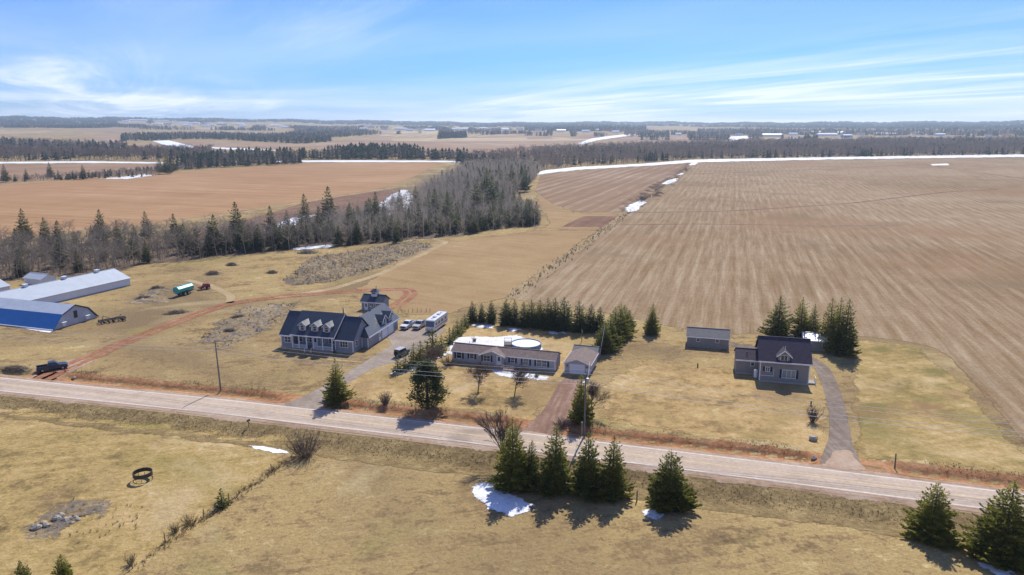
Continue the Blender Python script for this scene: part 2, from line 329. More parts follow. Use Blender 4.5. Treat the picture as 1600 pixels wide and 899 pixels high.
def copy_tree(root, loc, deg, scale, label, group=None):
    r = root.copy(); C.objects.link(r); r.location = loc; r.rotation_euler = (0, 0, math.radians(deg)); r.scale = scale
    r['label'] = label
    if group: r['group'] = group
    elif 'group' in r: del r['group']
    for ch in root.children:
        c = ch.copy(); C.objects.link(c); c.parent = r
        for g in ch.children:
            d = g.copy(); C.objects.link(d); d.parent = c
    return r

# ------------------------------------------------------------------ the ground
def axis(lo, hi, step, far_lo, far_hi, grow=1.13):
    a = list(np.arange(lo, hi + step / 2, step)); s = step; x = a[-1]
    while x < far_hi: s = min(s * grow, 160); x += s; a.append(min(x, far_hi))
    s = step; x = a[0]; b = []
    while x > far_lo: s = min(s * grow, 160); x -= s; b.append(max(x, far_lo))
    return np.array(b[::-1] + a)
gx = axis(-122, 104, .75, -9000, 9000); gy = axis(82, 150, .75, -300, 9000)
GX, GY = np.meshgrid(gx, gy); nv = GX.size
idx = np.arange(nv).reshape(GX.shape)
F = np.stack([idx[:-1, :-1], idx[:-1, 1:], idx[1:, 1:], idx[1:, :-1]], -1).reshape(-1, 4)
ground = link('ground', npmesh('ground', np.stack([GX.ravel(), GY.ravel(), gz(GX, GY).ravel()], -1), F, 'grass', smooth_=True)); ground['kind'] = 'structure'
ground['label'] = 'straw coloured spring grass over the whole countryside'

def poly_sd(P, poly):
    """signed distance to a polygon, positive inside"""
    A = np.asarray(poly, float); B = np.roll(A, -1, 0); d2 = np.full(len(P), 1e18); ins = np.zeros(len(P), bool)
    for a, b in zip(A, B):
        e = b - a; w = P - a; t = np.clip((w @ e) / max(e @ e, 1e-9), 0, 1)
        q = w - t[:, None] * e; d2 = np.minimum(d2, (q * q).sum(1))
        c = (a[1] > P[:, 1]) != (b[1] > P[:, 1])
        with np.errstate(divide='ignore', invalid='ignore'):
            xi = (b[0] - a[0]) * (P[:, 1] - a[1]) / (b[1] - a[1]) + a[0]
        ins ^= c & (P[:, 0] < xi)
    return np.sqrt(d2) * np.where(ins, 1, -1)
def hummock(x_, y_):
    q = np.sin(x_ * .9 + 2 * np.sin(y_ * .41)) * np.sin(y_ * .8 + 1.7 * np.sin(x_ * .37)) + .6 * np.sin(x_ * 2.1 + y_ * 1.3) * np.sin(y_ * 2.4 - x_ * .7) + .5
    return np.maximum(0, q)
def patch(name, pts, m, off=.02, cell=3., grow=0., pile=0., world_pts=False, label=None, cat=None, kind='structure', lump=0.):
    poly = np.array(pts if world_pts else [spot(*p)[:2] for p in pts], float)
    mar = grow + cell
    lo, hi = poly.min(0) - mar, poly.max(0) + mar
    xs = np.arange(lo[0], hi[0] + cell, cell); ys = np.arange(lo[1], hi[1] + cell, cell)
    X, Y = np.meshgrid(xs, ys); P = np.stack([X.ravel(), Y.ravel()], -1); sd = poly_sd(P, poly) + grow
    id_ = np.arange(len(P)).reshape(X.shape)
    Fq = np.stack([id_[:-1, :-1], id_[:-1, 1:], id_[1:, 1:], id_[1:, :-1]], -1).reshape(-1, 4)
    keep = (sd[Fq] > -mar * .5).any(1); Fq = Fq[keep]
    used = np.unique(Fq); mp = np.zeros(len(P), int); mp[used] = np.arange(len(used))
    z = gz(P[used, 0], P[used, 1]) + off
    if pile: z = z + pile * smooth(-.3, 2.2, sd[used]) * (.75 + .35 * np.sin(P[used, 0] * 1.3) * np.cos(P[used, 1] * 1.7))
    if lump: z = z + lump * hummock(P[used, 0], P[used, 1]) * smooth(0, 4, sd[used])
    o = link(name, npmesh(name, np.column_stack([P[used], z]), mp[Fq], m, sd[used], True)); o['kind'] = kind
    if label: o['label'] = label
    if cat: o['category'] = cat
    return o
def resample(pts, step):
    P = np.asarray(pts, float); seg = np.hypot(*np.diff(P, axis=0).T); s = np.r_[0, np.cumsum(seg)]
    n = max(2, int(s[-1] / step)); t = np.linspace(0, s[-1], n)
    # gentle rounding of corners
    Q = np.stack([np.interp(t, s, P[:, 0]), np.interp(t, s, P[:, 1])], -1)
    for _ in range(6): Q[1:-1] = (Q[:-2] + 2 * Q[1:-1] + Q[2:]) / 4
    return Q
def strip(name, pts, w0, w1, m, off=.03, step=1., nx=6, world_pts=False, label=None, kind='structure', crown=0.):
    """ribbon on the land between offsets w0..w1 left of the path (numbers or per-point)"""
    P = resample(pts if world_pts else [spot(*p)[:2] for p in pts], step)
    T = np.gradient(P, axis=0); T /= np.linalg.norm(T, axis=1)[:, None]; N = np.stack([-T[:, 1], T[:, 0]], -1)
    k = np.linspace(0, 1, nx + 1); a = np.interp(np.linspace(0, 1, len(P)), np.linspace(0, 1, len(np.atleast_1d(w0))), np.atleast_1d(w0))
    b = np.interp(np.linspace(0, 1, len(P)), np.linspace(0, 1, len(np.atleast_1d(w1))), np.atleast_1d(w1))
    W = a[:, None] + (b - a)[:, None] * k[None]
    X = P[:, :1] + N[:, :1] * W; Y = P[:, 1:] + N[:, 1:] * W
    z = gz(X, Y) + off if crown is not None and not crown else np.full(X.shape, off) + (crown * (1 - (2 * k - 1) ** 2))[None]
    ed = np.minimum(k, 1 - k)[None] * (b - a)[:, None]
    along = np.linspace(0, 1, len(P)) * len(P) * step
    ed = np.minimum(ed, np.minimum(along, along[::-1])[:, None] + .2)
    id_ = np.arange(X.size).reshape(X.shape)
    Fq = np.stack([id_[:-1, :-1], id_[:-1, 1:], id_[1:, 1:], id_[1:, :-1]], -1).reshape(-1, 4)
    o = link(name, npmesh(name, np.stack([X.ravel(), Y.ravel(), z.ravel()], -1), Fq, m, ed.ravel(), True)); o['kind'] = kind
    if label: o['label'] = label
    return o

# fields, nearest first
patch('pasture', [(-300, 640), (0, 628), (250, 662), (470, 690), (440, 712), (350, 790), (200, 900), (160, 960), (-300, 960)], 'pasture', .02, 2.5)
patch('lawn', [(1000, 560), (1290, 600), (1297, 715), (1180, 695), (950, 660), (945, 600)], 'lawn', .024, 2.)
patch('lawn', [(1340, 530), (1430, 540), (1500, 600), (1580, 690), (1660, 760), (1345, 716), (1330, 640)], 'lawn_green', .024, 2.)
patch('lawn', [(560, 570), (700, 530), (740, 505), (950, 520), (900, 580), (840, 660), (640, 640), (510, 625)], 'lawn', .024, 2.)
patch('hayfield', [(560, 452), (650, 385), (845, 360), (935, 360), (850, 425), (796, 464), (742, 478), (700, 492), (640, 492), (615, 470)], 'field_hay', .03, 4.)
patch('hayfield', [(838, 305), (845, 298), (870, 320), (905, 334), (968, 334), (935, 360), (850, 358), (858, 345), (838, 318)], 'field_hay', .026, 6.)
patch('stubble_field', [(797, 468), (850, 428), (930, 372), (990, 326), (1092, 252), (1350, 247), (1640, 243), (2300, 242), (1900, 800), (1690, 770), (1600, 690), (1540, 622), (1480, 552), (1420, 533), (1330, 525), (1130, 522), (1050, 512), (960, 492), (850, 476)], 'field_stubble', .034, 8.)
patch('row_field', [(836, 300), (845, 272), (1086, 254), (1003, 316), (970, 333), (905, 332), (862, 318)], 'field_rows', .034, 6.)
patch('garden_plot', [(912, 338), (974, 338), (945, 355), (876, 355)], 'field_dark', .038, 3.)
patch('brown_field', [(-500, 300), (0, 290), (140, 279), (300, 268), (450, 256), (690, 253), (650, 275), (590, 296), (480, 313), (330, 337), (190, 356), (0, 372), (-500, 400)], 'field_bare', .034, 8.)
patch('brown_strip', [(390, 342), (480, 316), (600, 296), (640, 300), (560, 340), (430, 368), (250, 378)], 'field_dark', .03, 6.)
patch('back_field', [(-400, 268), (0, 258), (240, 256), (262, 268), (120, 278), (0, 288), (-400, 300)], 'field_far', .03, 14.)
patch('far_field', [(470, 231), (560, 215), (700, 208), (820, 208), (930, 211), (905, 232), (760, 243), (640, 236), (540, 240)], 'field_far', .08, 30.)
patch('far_field', [(895, 231), (985, 209), (1095, 210), (1142, 217), (1130, 224), (1010, 228)], 'field_far', .08, 30.)
patch('far_straw_field', [(590, 213), (620, 206), (760, 205), (830, 210), (700, 216)], 'field_far_straw', .12, 30.)
patch('far_field', [(190, 236), (270, 226), (310, 230), (400, 244), (200, 244)], 'field_far', .08, 24.)
patch('far_field', [(0, 232), (180, 210), (280, 206), (340, 214), (200, 222), (90, 240)], 'field_far', .08, 30.)

for k in range(30):
    az = math.radians(-37 + 74 * ((k * .618 + .3) % 1)); R = 1750 + 3300 * ((k * .4142) % 1); c = Vector((math.sin(az) * R, math.cos(az) * R)); th = ((k * .77) % 1) * .7 - .3
    e, w = Vector((math.cos(th), math.sin(th))) * (150 + 170 * ((k * .29) % 1)), Vector((-math.sin(th), math.cos(th))) * (110 + 140 * ((k * .63) % 1))
    patch('far_field', [c + e + w, c + e - w, c - e - w, c - e + w], ('field_far', 'field_far', 'field_far_straw', 'field_far')[k % 4], .10 + .012 * k, 45., world_pts=True)
# rough ground and scrub, woodland floor
patch('scrub_ground', [(440, 438), (490, 402), (560, 392), (650, 376), (676, 386), (600, 418), (520, 440), (462, 447)], 'rough_ground', .04, .9, lump=.75)
patch('scrub_ground', [(300, 530), (380, 480), (470, 470), (430, 510), (350, 545)], 'rough_ground', .04, 1., lump=.22)
patch('scrub_ground', [(195, 475), (235, 447), (262, 450), (258, 472)], 'rough_ground', .04, 1., lump=.3)
patch('scrub_ground', [(48, 822), (100, 788), (165, 786), (150, 815), (110, 836), (52, 838)], 'rough_ground', .04, .7, lump=.2)
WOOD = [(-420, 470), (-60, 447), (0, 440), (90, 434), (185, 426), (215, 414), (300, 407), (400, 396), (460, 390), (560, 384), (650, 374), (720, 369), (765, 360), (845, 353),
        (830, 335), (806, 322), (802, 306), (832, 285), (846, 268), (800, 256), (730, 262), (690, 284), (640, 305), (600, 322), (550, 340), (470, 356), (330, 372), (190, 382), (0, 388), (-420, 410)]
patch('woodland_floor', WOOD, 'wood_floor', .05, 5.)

# road, shoulders, verges
cl = np.stack([RX, RY], -1)[1:-1]
strip('shoulder', cl, -5.4, -3.0, 'shoulder', .03, 1., 6, True, 'dusty reddish gravel shoulder on the near side of the road')
strip('shoulder', cl, 3.0, 5.4, 'shoulder', .03, 1., 6, True, 'dusty reddish gravel shoulder on the far side of the road')
strip('verge', cl, -14.0, -4.3, 'verge', .035, 1., 12, True, 'dark weedy bank dropping from the road into the near ditch')
strip('roadside_soil', cl[2:], 4.2, 9.0, 'red_soil', .045, 1., 10, True, 'bare red soil bank of the far ditch')
strip('road', cl, -3.35, 3.35, 'asphalt', .015, 1.5, 10, True, 'pale grey two lane asphalt road running across the picture', crown=.05)
mat('line_white', (.72, .70, .66), .8, .2, 1.5)
mat('line_yellow', (.66, .47, .20), .8, .25, 1.2)
def marking(name, off, w, m, label):
    strip(name, cl, off - w / 2, off + w / 2, m, .019 + .05 * (1 - (off / 3.35) ** 2), 1.5, 1, True, label, crown=1e-6)
marking('edge_line', -2.95, .13, 'line_white', 'worn white line along the near edge of the road')
marking('edge_line', 2.95, .13, 'line_white', 'worn white line along the far edge of the road')
marking('centre_line', 0., .13, 'line_yellow', 'faded yellow centre line of the road')

# drives and tracks
patch('driveway', [(438, 634), (470, 622), (507, 603), (556, 575), (590, 553), (612, 540), (603, 524), (640, 512), (700, 514), (668, 538), (640, 560), (585, 575), (540, 602), (505, 640), (470, 644)], 'drive_paved', .05, 1.)
patch('driveway', [(814, 672), (830, 660), (850, 640), (873, 600), (884, 590), (914, 590), (902, 610), (895, 640), (884, 672), (872, 682)], 'drive_red', .05, 1.)
strip('driveway', [(1314, 730), (1313, 690), (1310, 650), (1300, 610), (1285, 575), (1262, 558), (1230, 552)], [-3.2, -1.8, -1.55, -1.55, -1.6, -1.6, -1.6], [3.2, 1.8, 1.55, 1.55, 1.6, 1.6, 1.6], 'drive_gravel', .05, 1., 8)
strip('driveway', [(1245, 552), (1190, 546), (1138, 538)], -1.6, 1.6, 'drive_gravel', .046, 1., 6)
patch('driveway_mouth', [(1280, 728), (1296, 716), (1302, 704), (1330, 704), (1338, 720), (1358, 736), (1320, 736)], 'shoulder', .056, .8)
TRK = [(60, 596), (110, 572), (200, 533), (300, 494), (360, 474), (430, 465), (520, 457), (600, 453), (636, 452), (644, 459), (626, 474), (600, 484)]
strip('dirt_track', TRK, -2.2, -.35, 'track_red', .05, 1., 4, label='left rut of the red dirt track')
strip('dirt_track', TRK, .35, 2.2, 'track_red', .05, 1., 4, label='right rut of the red dirt track')
strip('dirt_track', [(46, 600), (75, 588), (112, 571), (130, 563)], -3.2, 3.2, 'shoulder', .045, 1., 6)
strip('dirt_track', [(430, 466), (520, 452), (590, 430), (660, 398), (700, 378), (660, 371)], -1.5, 1.5, 'track_straw', .045, 2., 4)
strip('dirt_track', [(292, 438), (330, 447), (362, 463), (358, 474)], -1.4, 1.4, 'track_straw', .05, 1., 4)
strip('dirt_track', [(0, 372), (190, 357), (330, 340), (480, 315), (620, 293)], -1.5, 1.5, 'track_straw', .055, 4., 4)
strip('field_edge', [(796, 466), (850, 427), (930, 371), (972, 338), (1000, 318)], -2.2, 2.4, 'rough_ground_thin', .05, 3., 4, label='pale grassy strip between hayfield and stubble field')
strip('dirt_track', [(1040, 273), (1200, 269), (1320, 263), (1440, 257), (1480, 263), (1640, 285)], -2.2, 2.2, 'field_dark', .05, 6., 4, label='dark wheel track across the far stubble field')
strip('dirt_track', [(985, 333), (1150, 330), (1330, 318), (1480, 300), (1560, 296)], -1.8, 1.8, 'field_dark', .05, 6., 4, label='dark wheel track across the middle of the stubble field')
strip('dirt_track', [(960, 352), (1100, 350), (1300, 354), (1400, 352)], -1.2, 1.2, 'field_dark', .05, 6., 4, label='faint wheel track across the near stubble field')
strip('walkway', [(512, 562), (545, 565), (566, 566)], -.6, .6, 'track_straw', .05, .6, 4, label='pale paving walk in front of the blue roofed house')

# ------------------------------------------------------------------ snow lying about
def snow(pts, label, m='snow', off=.06, cell=.7, pile=.12, grow=.3):
    return patch('snow_patch', pts, m, off, cell, grow, pile, label=label, cat='snow', kind='stuff')
snow([(742, 762), (752, 756), (775, 760), (800, 775), (832, 790), (824, 800), (795, 806), (768, 796), (745, 778)], 'round white snow patch at the foot of the roadside spruces', pile=.2)
snow([(1008, 798), (1026, 798), (1040, 806), (1020, 812)], 'small snow patch in the shade of the lone roadside spruce', cell=.4, pile=.08)
snow([(1535, 884), (1560, 886), (1590, 896), (1560, 900)], 'thin snow patch under the corner spruce', cell=.5, pile=.08)
snow([(388, 697), (412, 699), (445, 704), (452, 709), (430, 708), (400, 702)], 'thin snow streak beside the bare roadside bush', 'old_snow', cell=.4, pile=.04, grow=.1)
snow([(704, 541), (716, 528), (740, 527), (775, 528), (806, 524), (828, 533), (846, 540), (850, 552), (790, 552), (715, 556), (700, 553)], 'wide white snow sheet behind the long bungalow', pile=.25)
snow([(768, 581), (775, 577), (800, 579), (822, 582), (856, 590), (850, 594), (815, 591), (785, 588)], 'snow strip along the front of the long bungalow', cell=.5)
snow([(738, 508), (756, 509), (771, 509), (768, 513), (748, 512)], 'small snow patch at the left end of the spruce hedge', cell=.5, pile=.06)
snow([(795, 514), (806, 513), (812, 516), (800, 518)], 'sliver of snow before the middle of the spruce hedge', cell=.4, pile=.04)
snow([(858, 519), (880, 518), (884, 521), (862, 522)], 'sliver of snow before the right part of the spruce hedge', cell=.4, pile=.04)
snow([(610, 585), (622, 579), (650, 570), (668, 562), (672, 566), (650, 576), (622, 586)], 'snow tongue along the young spruce row by the drive', 'old_snow', cell=.5)
snow([(670, 562), (690, 552), (700, 549), (694, 556), (676, 564)], 'snow scrap under the bare shrubs left of the bungalow', cell=.5)
snow([(978, 331), (985, 322), (1002, 314), (1008, 317), (998, 325), (984, 333)], 'bright snow bank on the fence line between the fields', 'snow_far', .1, 2., .3, 1.)
snow([(1034, 288), (1046, 282), (1058, 279), (1054, 284), (1042, 289)], 'smaller snow bank farther up the field edge', 'snow_far', .1, 2.5, .3, 1.)
snow([(1058, 274), (1066, 271), (1068, 273)], 'snow scrap at the far end of the field edge', 'snow_far', .1, 2.5, .3, 1.)
snow([(836, 274), (850, 267), (900, 262), (1000, 257), (1086, 250), (1300, 246), (1640, 241), (2100, 240), (2100, 242.5), (1640, 245), (1300, 249.5), (1090, 254), (1000, 260), (900, 266), (848, 272)], 'long snow band along the far edge of the fields', 'snow_far', .15, 5., .6, 2.)
snow([(1076, 259), (1084, 252), (1092, 252), (1086, 258)], 'snow spur running into the stubble field', 'snow_far', .12, 4., .3, 1.)
snow([(1455, 257), (1480, 256), (1482, 258.5), (1458, 259)], 'thin snow on the far track crossing', 'old_snow', .12, 4., .3, 1.)
snow([(-300, 256), (0, 253.5), (140, 252.5), (262, 254.5), (262, 256), (140, 255), (0, 256), (-300, 259)], 'snow line behind the back field at far left', 'snow_far', .12, 5., .4, 1.5)
snow([(430, 251.5), (560, 251), (725, 252), (725, 254), (560, 253.6), (430, 253.6)], 'snow line along the far edge of the brown field', 'snow_far', .12, 5., .4, 1.5)
snow([(150, 280), (190, 277), (225, 273), (240, 275), (200, 280)], 'snow drift in the scrub row at left', 'snow_far', .12, 3., .3, 1.)
snow([(590, 325), (612, 305), (632, 296), (642, 305), (655, 325), (630, 332)], 'snow sheet in the clearing in the wood', 'snow_far', .1, 3., .3, 1.)
snow([(560, 338), (590, 330), (612, 334), (590, 341)], 'snow sheet under thin trees below the clearing', 'snow_far', .1, 3., .3, 1.)
snow([(416, 361), (440, 348), (470, 338), (492, 336), (470, 350), (440, 358)], 'snow sheet behind the bare trees in mid wood', 'snow_far', .1, 3., .3, 1.)
snow([(455, 389), (480, 386), (518, 383), (520, 386), (490, 389), (460, 392)], 'snow streak along the front edge of the wood', 'snow_far', .1, 1.5, .3, .8)
snow([(240, 221), (262, 220), (300, 229), (312, 232), (290, 232), (255, 226)], 'snowy track bend among the far left fields', 'snow_far', .3, 8., 1., 3.)
snow([(312, 230), (360, 232), (430, 235), (432, 236.5), (360, 234.5)], 'snow line beyond the left tree belt', 'snow_far', .3, 8., 1., 3.)
snow([(1134, 221), (1140, 214), (1175, 213), (1180, 216), (1150, 219), (1140, 223)], 'snow patch by the farmstead on the right rise', 'snow_far', .3, 10., 1., 3.)
snow([(905, 224), (925, 217), (990, 209), (994, 211), (930, 220), (910, 226)], 'snow line between two far fields right of centre', 'snow_far', .3, 8., 1., 3.)
for k_, (x_, y_, w_) in enumerate([(205, 196, 60), (330, 201, 50), (400, 190, 60), (470, 193, 40), (600, 207, 40), (700, 211, 30), (830, 209, 40), (900, 207, 40), (1010, 212, 30), (1230, 217, 40), (1330, 217, 50), (1440, 214, 30)]):
    c_ = spot(x_, y_); e_ = w_ / 2 / 1130 * c_.length
    patch('snow_patch', [(c_.x - e_, c_.y - 5), (c_.x + e_, c_.y + 22), (c_.x + e_ * .9, c_.y + 60), (c_.x - e_ * .8, c_.y + 30)], 'snow_far', .6, 14., 2., 0., True, 'snow streak on the far slopes, %s from the left' % ['first', 'second', 'third', 'fourth', 'fifth', 'sixth', 'seventh', 'eighth', 'ninth', 'tenth', 'eleventh', 'twelfth'][k_], 'snow', 'stuff')
snow([(8, 503), (40, 508), (80, 517), (78, 520), (36, 513), (0, 507)], 'dirty snow strip along the blue barn', 'old_snow', .06, .5)

# ------------------------------------------------------------------ houses
mat('siding_slate', (.25, .265, .295), .75, .08, 1.2, lines=('Z', .12))
mat('siding_grey', (.40, .39, .41), .75, .08, 1.2, lines=('Z', .12))
mat('siding_taupe', (.25, .235, .22), .75, .08, 1.2, lines=('Z', .12))
mat('siding_white', (.62, .64, .66), .7, .06, 1.2, lines=('Z', .12))
mat('trim', (.74, .74, .74), .6, .05)
mat('door_white', (.70, .72, .74), .5, .04, lines=('Z', .55), bump=.6)
mat('roof_navy', (.028, .040, .058), .42, .18, 1.2, spec=.5)
mat('roof_brown', (.185, .138, .115), .9, .22, 1.6, bump=.4)
mat('roof_plum', (.050, .040, .058), .92, .18, 1.6, bump=.3)
mat('roof_grey', (.17, .165, .155), .92, .12, 1.5)
mat('concrete', (.33, .32, .30), .9, .12, 2)
mat('wood_deck', (.30, .22, .16), .85, .2, 3)
mat('timber', (.15, .125, .10), .9, .25, 4)
mat('shutter', (.015, .022, .035), .6, .1)
mat('metal_pipe', (.30, .30, .31), .4, .1, metallic=.7)
mat('dark_metal', (.03, .03, .033), .5, .3, 5, spec=.4)
def glassmat(name, col):
    m, n, l, b, out = nodes_of(name); sset(b, Roughness=.08, **{'Base Color': (*col, 1)}); b.inputs['Specular IOR Level'].default_value = .8; MATS[name] = m
glassmat('glass', (.03, .04, .05))
glassmat('glass_pale', (.22, .25, .24))

def gable_u(parent, wall, roof, u0, u1, v0, v1, ze, zr, vr=None, z0=0., ov=.4, th=.22, ends=.35, wname='wall', rname='roof', ov_front=None, skip_wall=False, base=None):
    """block whose ridge runs along local x (the front); roof in two slabs with overhang"""
    vr = (v0 + v1) / 2 if vr is None else vr
    w = None
    if not skip_wall:
        w = MB().prism([(v0, z0), (v1, z0), (v1, ze), (vr, zr - .06), (v0, ze)], 'x', u0, u1).build(wname, wall, parent)
    if base: MB().box(u0 + .03, u1 - .03, v0 + .03, v1 - .03, -.25, z0).build('foundation', base, parent)
    of = ov if ov_front is None else ov_front
    s0 = (zr - ze) / (vr - v0); s1 = (zr - ze) / (v1 - vr)
    r = MB()
    r.prism([(v0 - of, ze - s0 * of), (vr, zr), (vr, zr + th), (v0 - of, ze - s0 * of + th)], 'x', u0 - ends, u1 + ends)
    r.prism([(vr, zr), (v1 + ov, ze - s1 * ov), (v1 + ov, ze - s1 * ov + th), (vr, zr + th)], 'x', u0 - ends, u1 + ends)
    ro = r.build(rname, roof, parent)
    f = MB(); f.box(u0 - ends, u1 + ends, v0 - of - .06, v0 - of - .003, ze - s0 * of - .06, ze - s0 * of + th - .02)
    f.build('fascia', 'trim', ro)
    MB().box(u0 - ends, u1 + ends, vr - .14, vr + .14, zr + th - .02, zr + th + .05).build('ridge_cap', roof, ro)
    return w, ro
def gable_v(parent, wall, roof, u0, u1, v0, v1, ze, zr, z0=0., ov=.4, th=.22, ends=.35, wname='wall', rname='roof'):
    ur = (u0 + u1) / 2; s = (zr - ze) / (ur - u0)
    w = MB().prism([(u0, z0), (u1, z0), (u1, ze), (ur, zr - .06), (u0, ze)], 'y', v0, v1).build(wname, wall, parent)
    r = MB()
    r.prism([(u0 - ov, ze - s * ov), (ur, zr), (ur, zr + th), (u0 - ov, ze - s * ov + th)], 'y', v0 - ends, v1 + ends)
    r.prism([(ur, zr), (u1 + ov, ze - s * ov), (u1 + ov, ze - s * ov + th), (ur, zr + th)], 'y', v0 - ends, v1 + ends)
    ro = r.build(rname, roof, parent)
    f = MB()
    for sg in (-1, 1):
        e = ur + sg * (ur - u0 + ov)
        f.prism([(e, ze - s * ov - .05), (ur, zr - .05), (ur, zr + th - .03), (e, ze - s * ov + th - .03)], 'y', v0 - ends - .06, v0 - ends - .003)
        f.box(min(e, e + sg * .06) + sg * .003, max(e, e + sg * .06) + sg * .003, v0 - ends, v1 + ends, ze - s * ov - .05, ze - s * ov + th - .03)
    f.build('fascia', 'trim', ro)
    return w, ro
def FR(v): return ((0, v, 0), (1, 0, 0), (0, -1, 0))            # on a wall facing the front
def RT(u): return ((u, 0, 0), (0, 1, 0), (1, 0, 0))             # on a wall facing right
def window(parent, fr, a, z, w, h, cols=2, rows=2, shut=False, glass='glass', trim='trim'):
    f = MB(fr); t = .09
    f.box(a - w / 2 - t, a - w / 2, .0, .09, z - h / 2 - t, z + h / 2 + t); f.box(a + w / 2, a + w / 2 + t, .0, .09, z - h / 2 - t, z + h / 2 + t)
    f.box(a - w / 2, a + w / 2, .0, .09, z + h / 2, z + h / 2 + t); f.box(a - w / 2, a + w / 2, .0, .11, z - h / 2 - t, z - h / 2)
    for i in range(1, cols): x = a - w / 2 + w * i / cols; f.box(x - .03, x + .03, .03, .075, z - h / 2, z + h / 2)
    for i in range(1, rows): y = z - h / 2 + h * i / rows; f.box(a - w / 2, a + w / 2, .032, .07, y - .02, y + .02)
    o = f.build('window', trim, parent)
    for i in range(cols):
        x0 = a - w / 2 + w * i / cols; MB(fr).box(x0, x0 + w / cols, .012, .03, z - h / 2, z + h / 2).build('pane', glass, o)
    if shut:
        for s in (-1, 1): MB(fr).box(a + s * (w / 2 + t + .24) - .2, a + s * (w / 2 + t + .24) + .2, .0, .05, z - h / 2 - .1, z + h / 2 + .1).build('shutter', 'shutter', parent)
    return o
def door(parent, fr, a, z0, w=.95, h=2.05, m='trim', lite=True, name='door'):
    d = MB(fr).box(a - w / 2, a + w / 2, .005, .06, z0, z0 + h).build(name, m, parent)
    fm = MB(fr); fm.box(a - w / 2 - .1, a - w / 2, 0, .09, z0, z0 + h + .1).box(a + w / 2, a + w / 2 + .1, 0, .09, z0, z0 + h + .1).box(a - w / 2, a + w / 2, 0, .09, z0 + h, z0 + h + .1)
    fm.build('door_frame', 'trim', d)
    if lite: MB(fr).box(a - w * .28, a + w * .28, .062, .075, z0 + h * .45, z0 + h * .92).build('pane', 'glass', d)
    MB(fr).box(a + w * .36, a + w * .42, .062, .12, z0 + 1., z0 + 1.06).build('handle', 'metal_pipe', d)
    return d
def corners(parent, us, v, z0, z1):
    for u in us: MB().box(u - .09, u + .09, v - .05, v + .04, z0, z1).build('corner_board', 'trim', parent)

# --- the large house with the navy roof
A = thing('house', 'large slate blue house with navy roof, three dormers and a front porch', 'house', (-54.45, 163.63, 0), -15)
gable_u(A, 'siding_slate', 'roof_navy', 0, 3.2, 0, 9.6, 3.35, 7.55, 4.8, .45, .4, base='concrete')
MB().prism([(1.7, .45), (9.6, .45), (9.6, 3.35), (4.8, 7.6), (1.7, 4.84)], 'x', 3.2, 14.0).build('wall', 'siding_slate', A)
MB().box(3.2, 13.97, 1.75, 9.57, -.25, .45).build('foundation', 'concrete', A)
rm = MB(); sl = 4.25 / 5.9
rm.prism([(-1.1, 3.55), (4.8, 7.85), (4.8, 8.07), (-1.1, 3.77)], 'x', 3.0, 14.4).prism([(4.8, 7.85), (10, 3.3), (10, 3.52), (4.8, 8.07)], 'x', 3.0, 14.4)
main_roof = rm.build('roof', 'roof_navy', A)
MB().box(3.0, 14.4, -1.17, -1.103, 3.48, 3.74).build('fascia', 'trim', main_roof)
MB().prism([(-1.1, 3.42), (4.8, 7.72), (4.8, 8.0), (-1.1, 3.70)], 'x', 14.403, 14.46).build('fascia', 'trim', main_roof)
MB().tube((13.2, 6.2, 6.5), (13.2, 6.2, 8.9), .12).build('flue_pipe', 'dark_metal', main_roof)
gable_u(A, 'siding_slate', 'roof_navy', 14.0, 18.6, 0, 9.2, 3.25, 7.25, 4.6, .45, .4, base='concrete')
# porch
MB().box(3.3, 13.9, -.95, 1.68, .2, .48).build('porch_floor', 'wood_deck', A)
MB().box(3.3, 13.9, -.93, -.88, -.2, .2).build('porch_skirt', 'siding_slate', A)
for u in (3.42, 5.2, 7.2, 8.9, 11.3, 13.75): MB().box(u - .11, u + .11, -.9, -.68, .48, 3.5).build('porch_post', 'trim', A)
for (a, b) in ((3.53, 5.09), (5.31, 7.09), (9.01, 11.19), (11.41, 13.64)):
    r = MB().box(a, b, -.84, -.76, 1.32, 1.42).box(a, b, -.84, -.76, .58, .66)
    for x in np.arange(a + .12, b, .17): r.box(x - .03, x + .03, -.83, -.77, .66, 1.32)
    r.build('railing', 'trim', A)
st = MB()
for i in range(3): st.box(7.3, 8.8, -1.0 - .32 * (i + 1), -.97 - .32 * i, -.2, .48 - .16 * (i + 1) + .02)
st.build('steps', 'wood_deck', A)
for u in (7.22, 8.88):
    MB().prism([(-.9, 1.3), (-2.0, .75), (-2.0, .83), (-.9, 1.42)], 'x', u - .04, u + .04).box(u - .06, u + .06, -2.05, -1.93, -.15, .9).build('railing', 'trim', A)
window(A, FR(0), 1.75, 2.1, 1.5, 1.3, 2, 2)
for a in (4.2, 5.9, 6.6): window(A, FR(1.7), a, 2.0, .85, 1.2, 1, 2)
door(A, FR(1.7), 8.0, .48, 1.0, 2.1)
for a in (9.9, 12.0, 12.95): window(A, FR(1.7), a, 2.0, .85, 1.2, 1, 2)
window(A, FR(0), 16.3, 2.1, 1.9, 1.4, 3, 2)
window(A, RT(18.6), 1.8, 2.0, .9, 1.2, 1, 2)
corners(A, (.05, 3.12), 0, .45, 3.1); corners(A, (14.1, 18.55), 0, .45, 3.05)
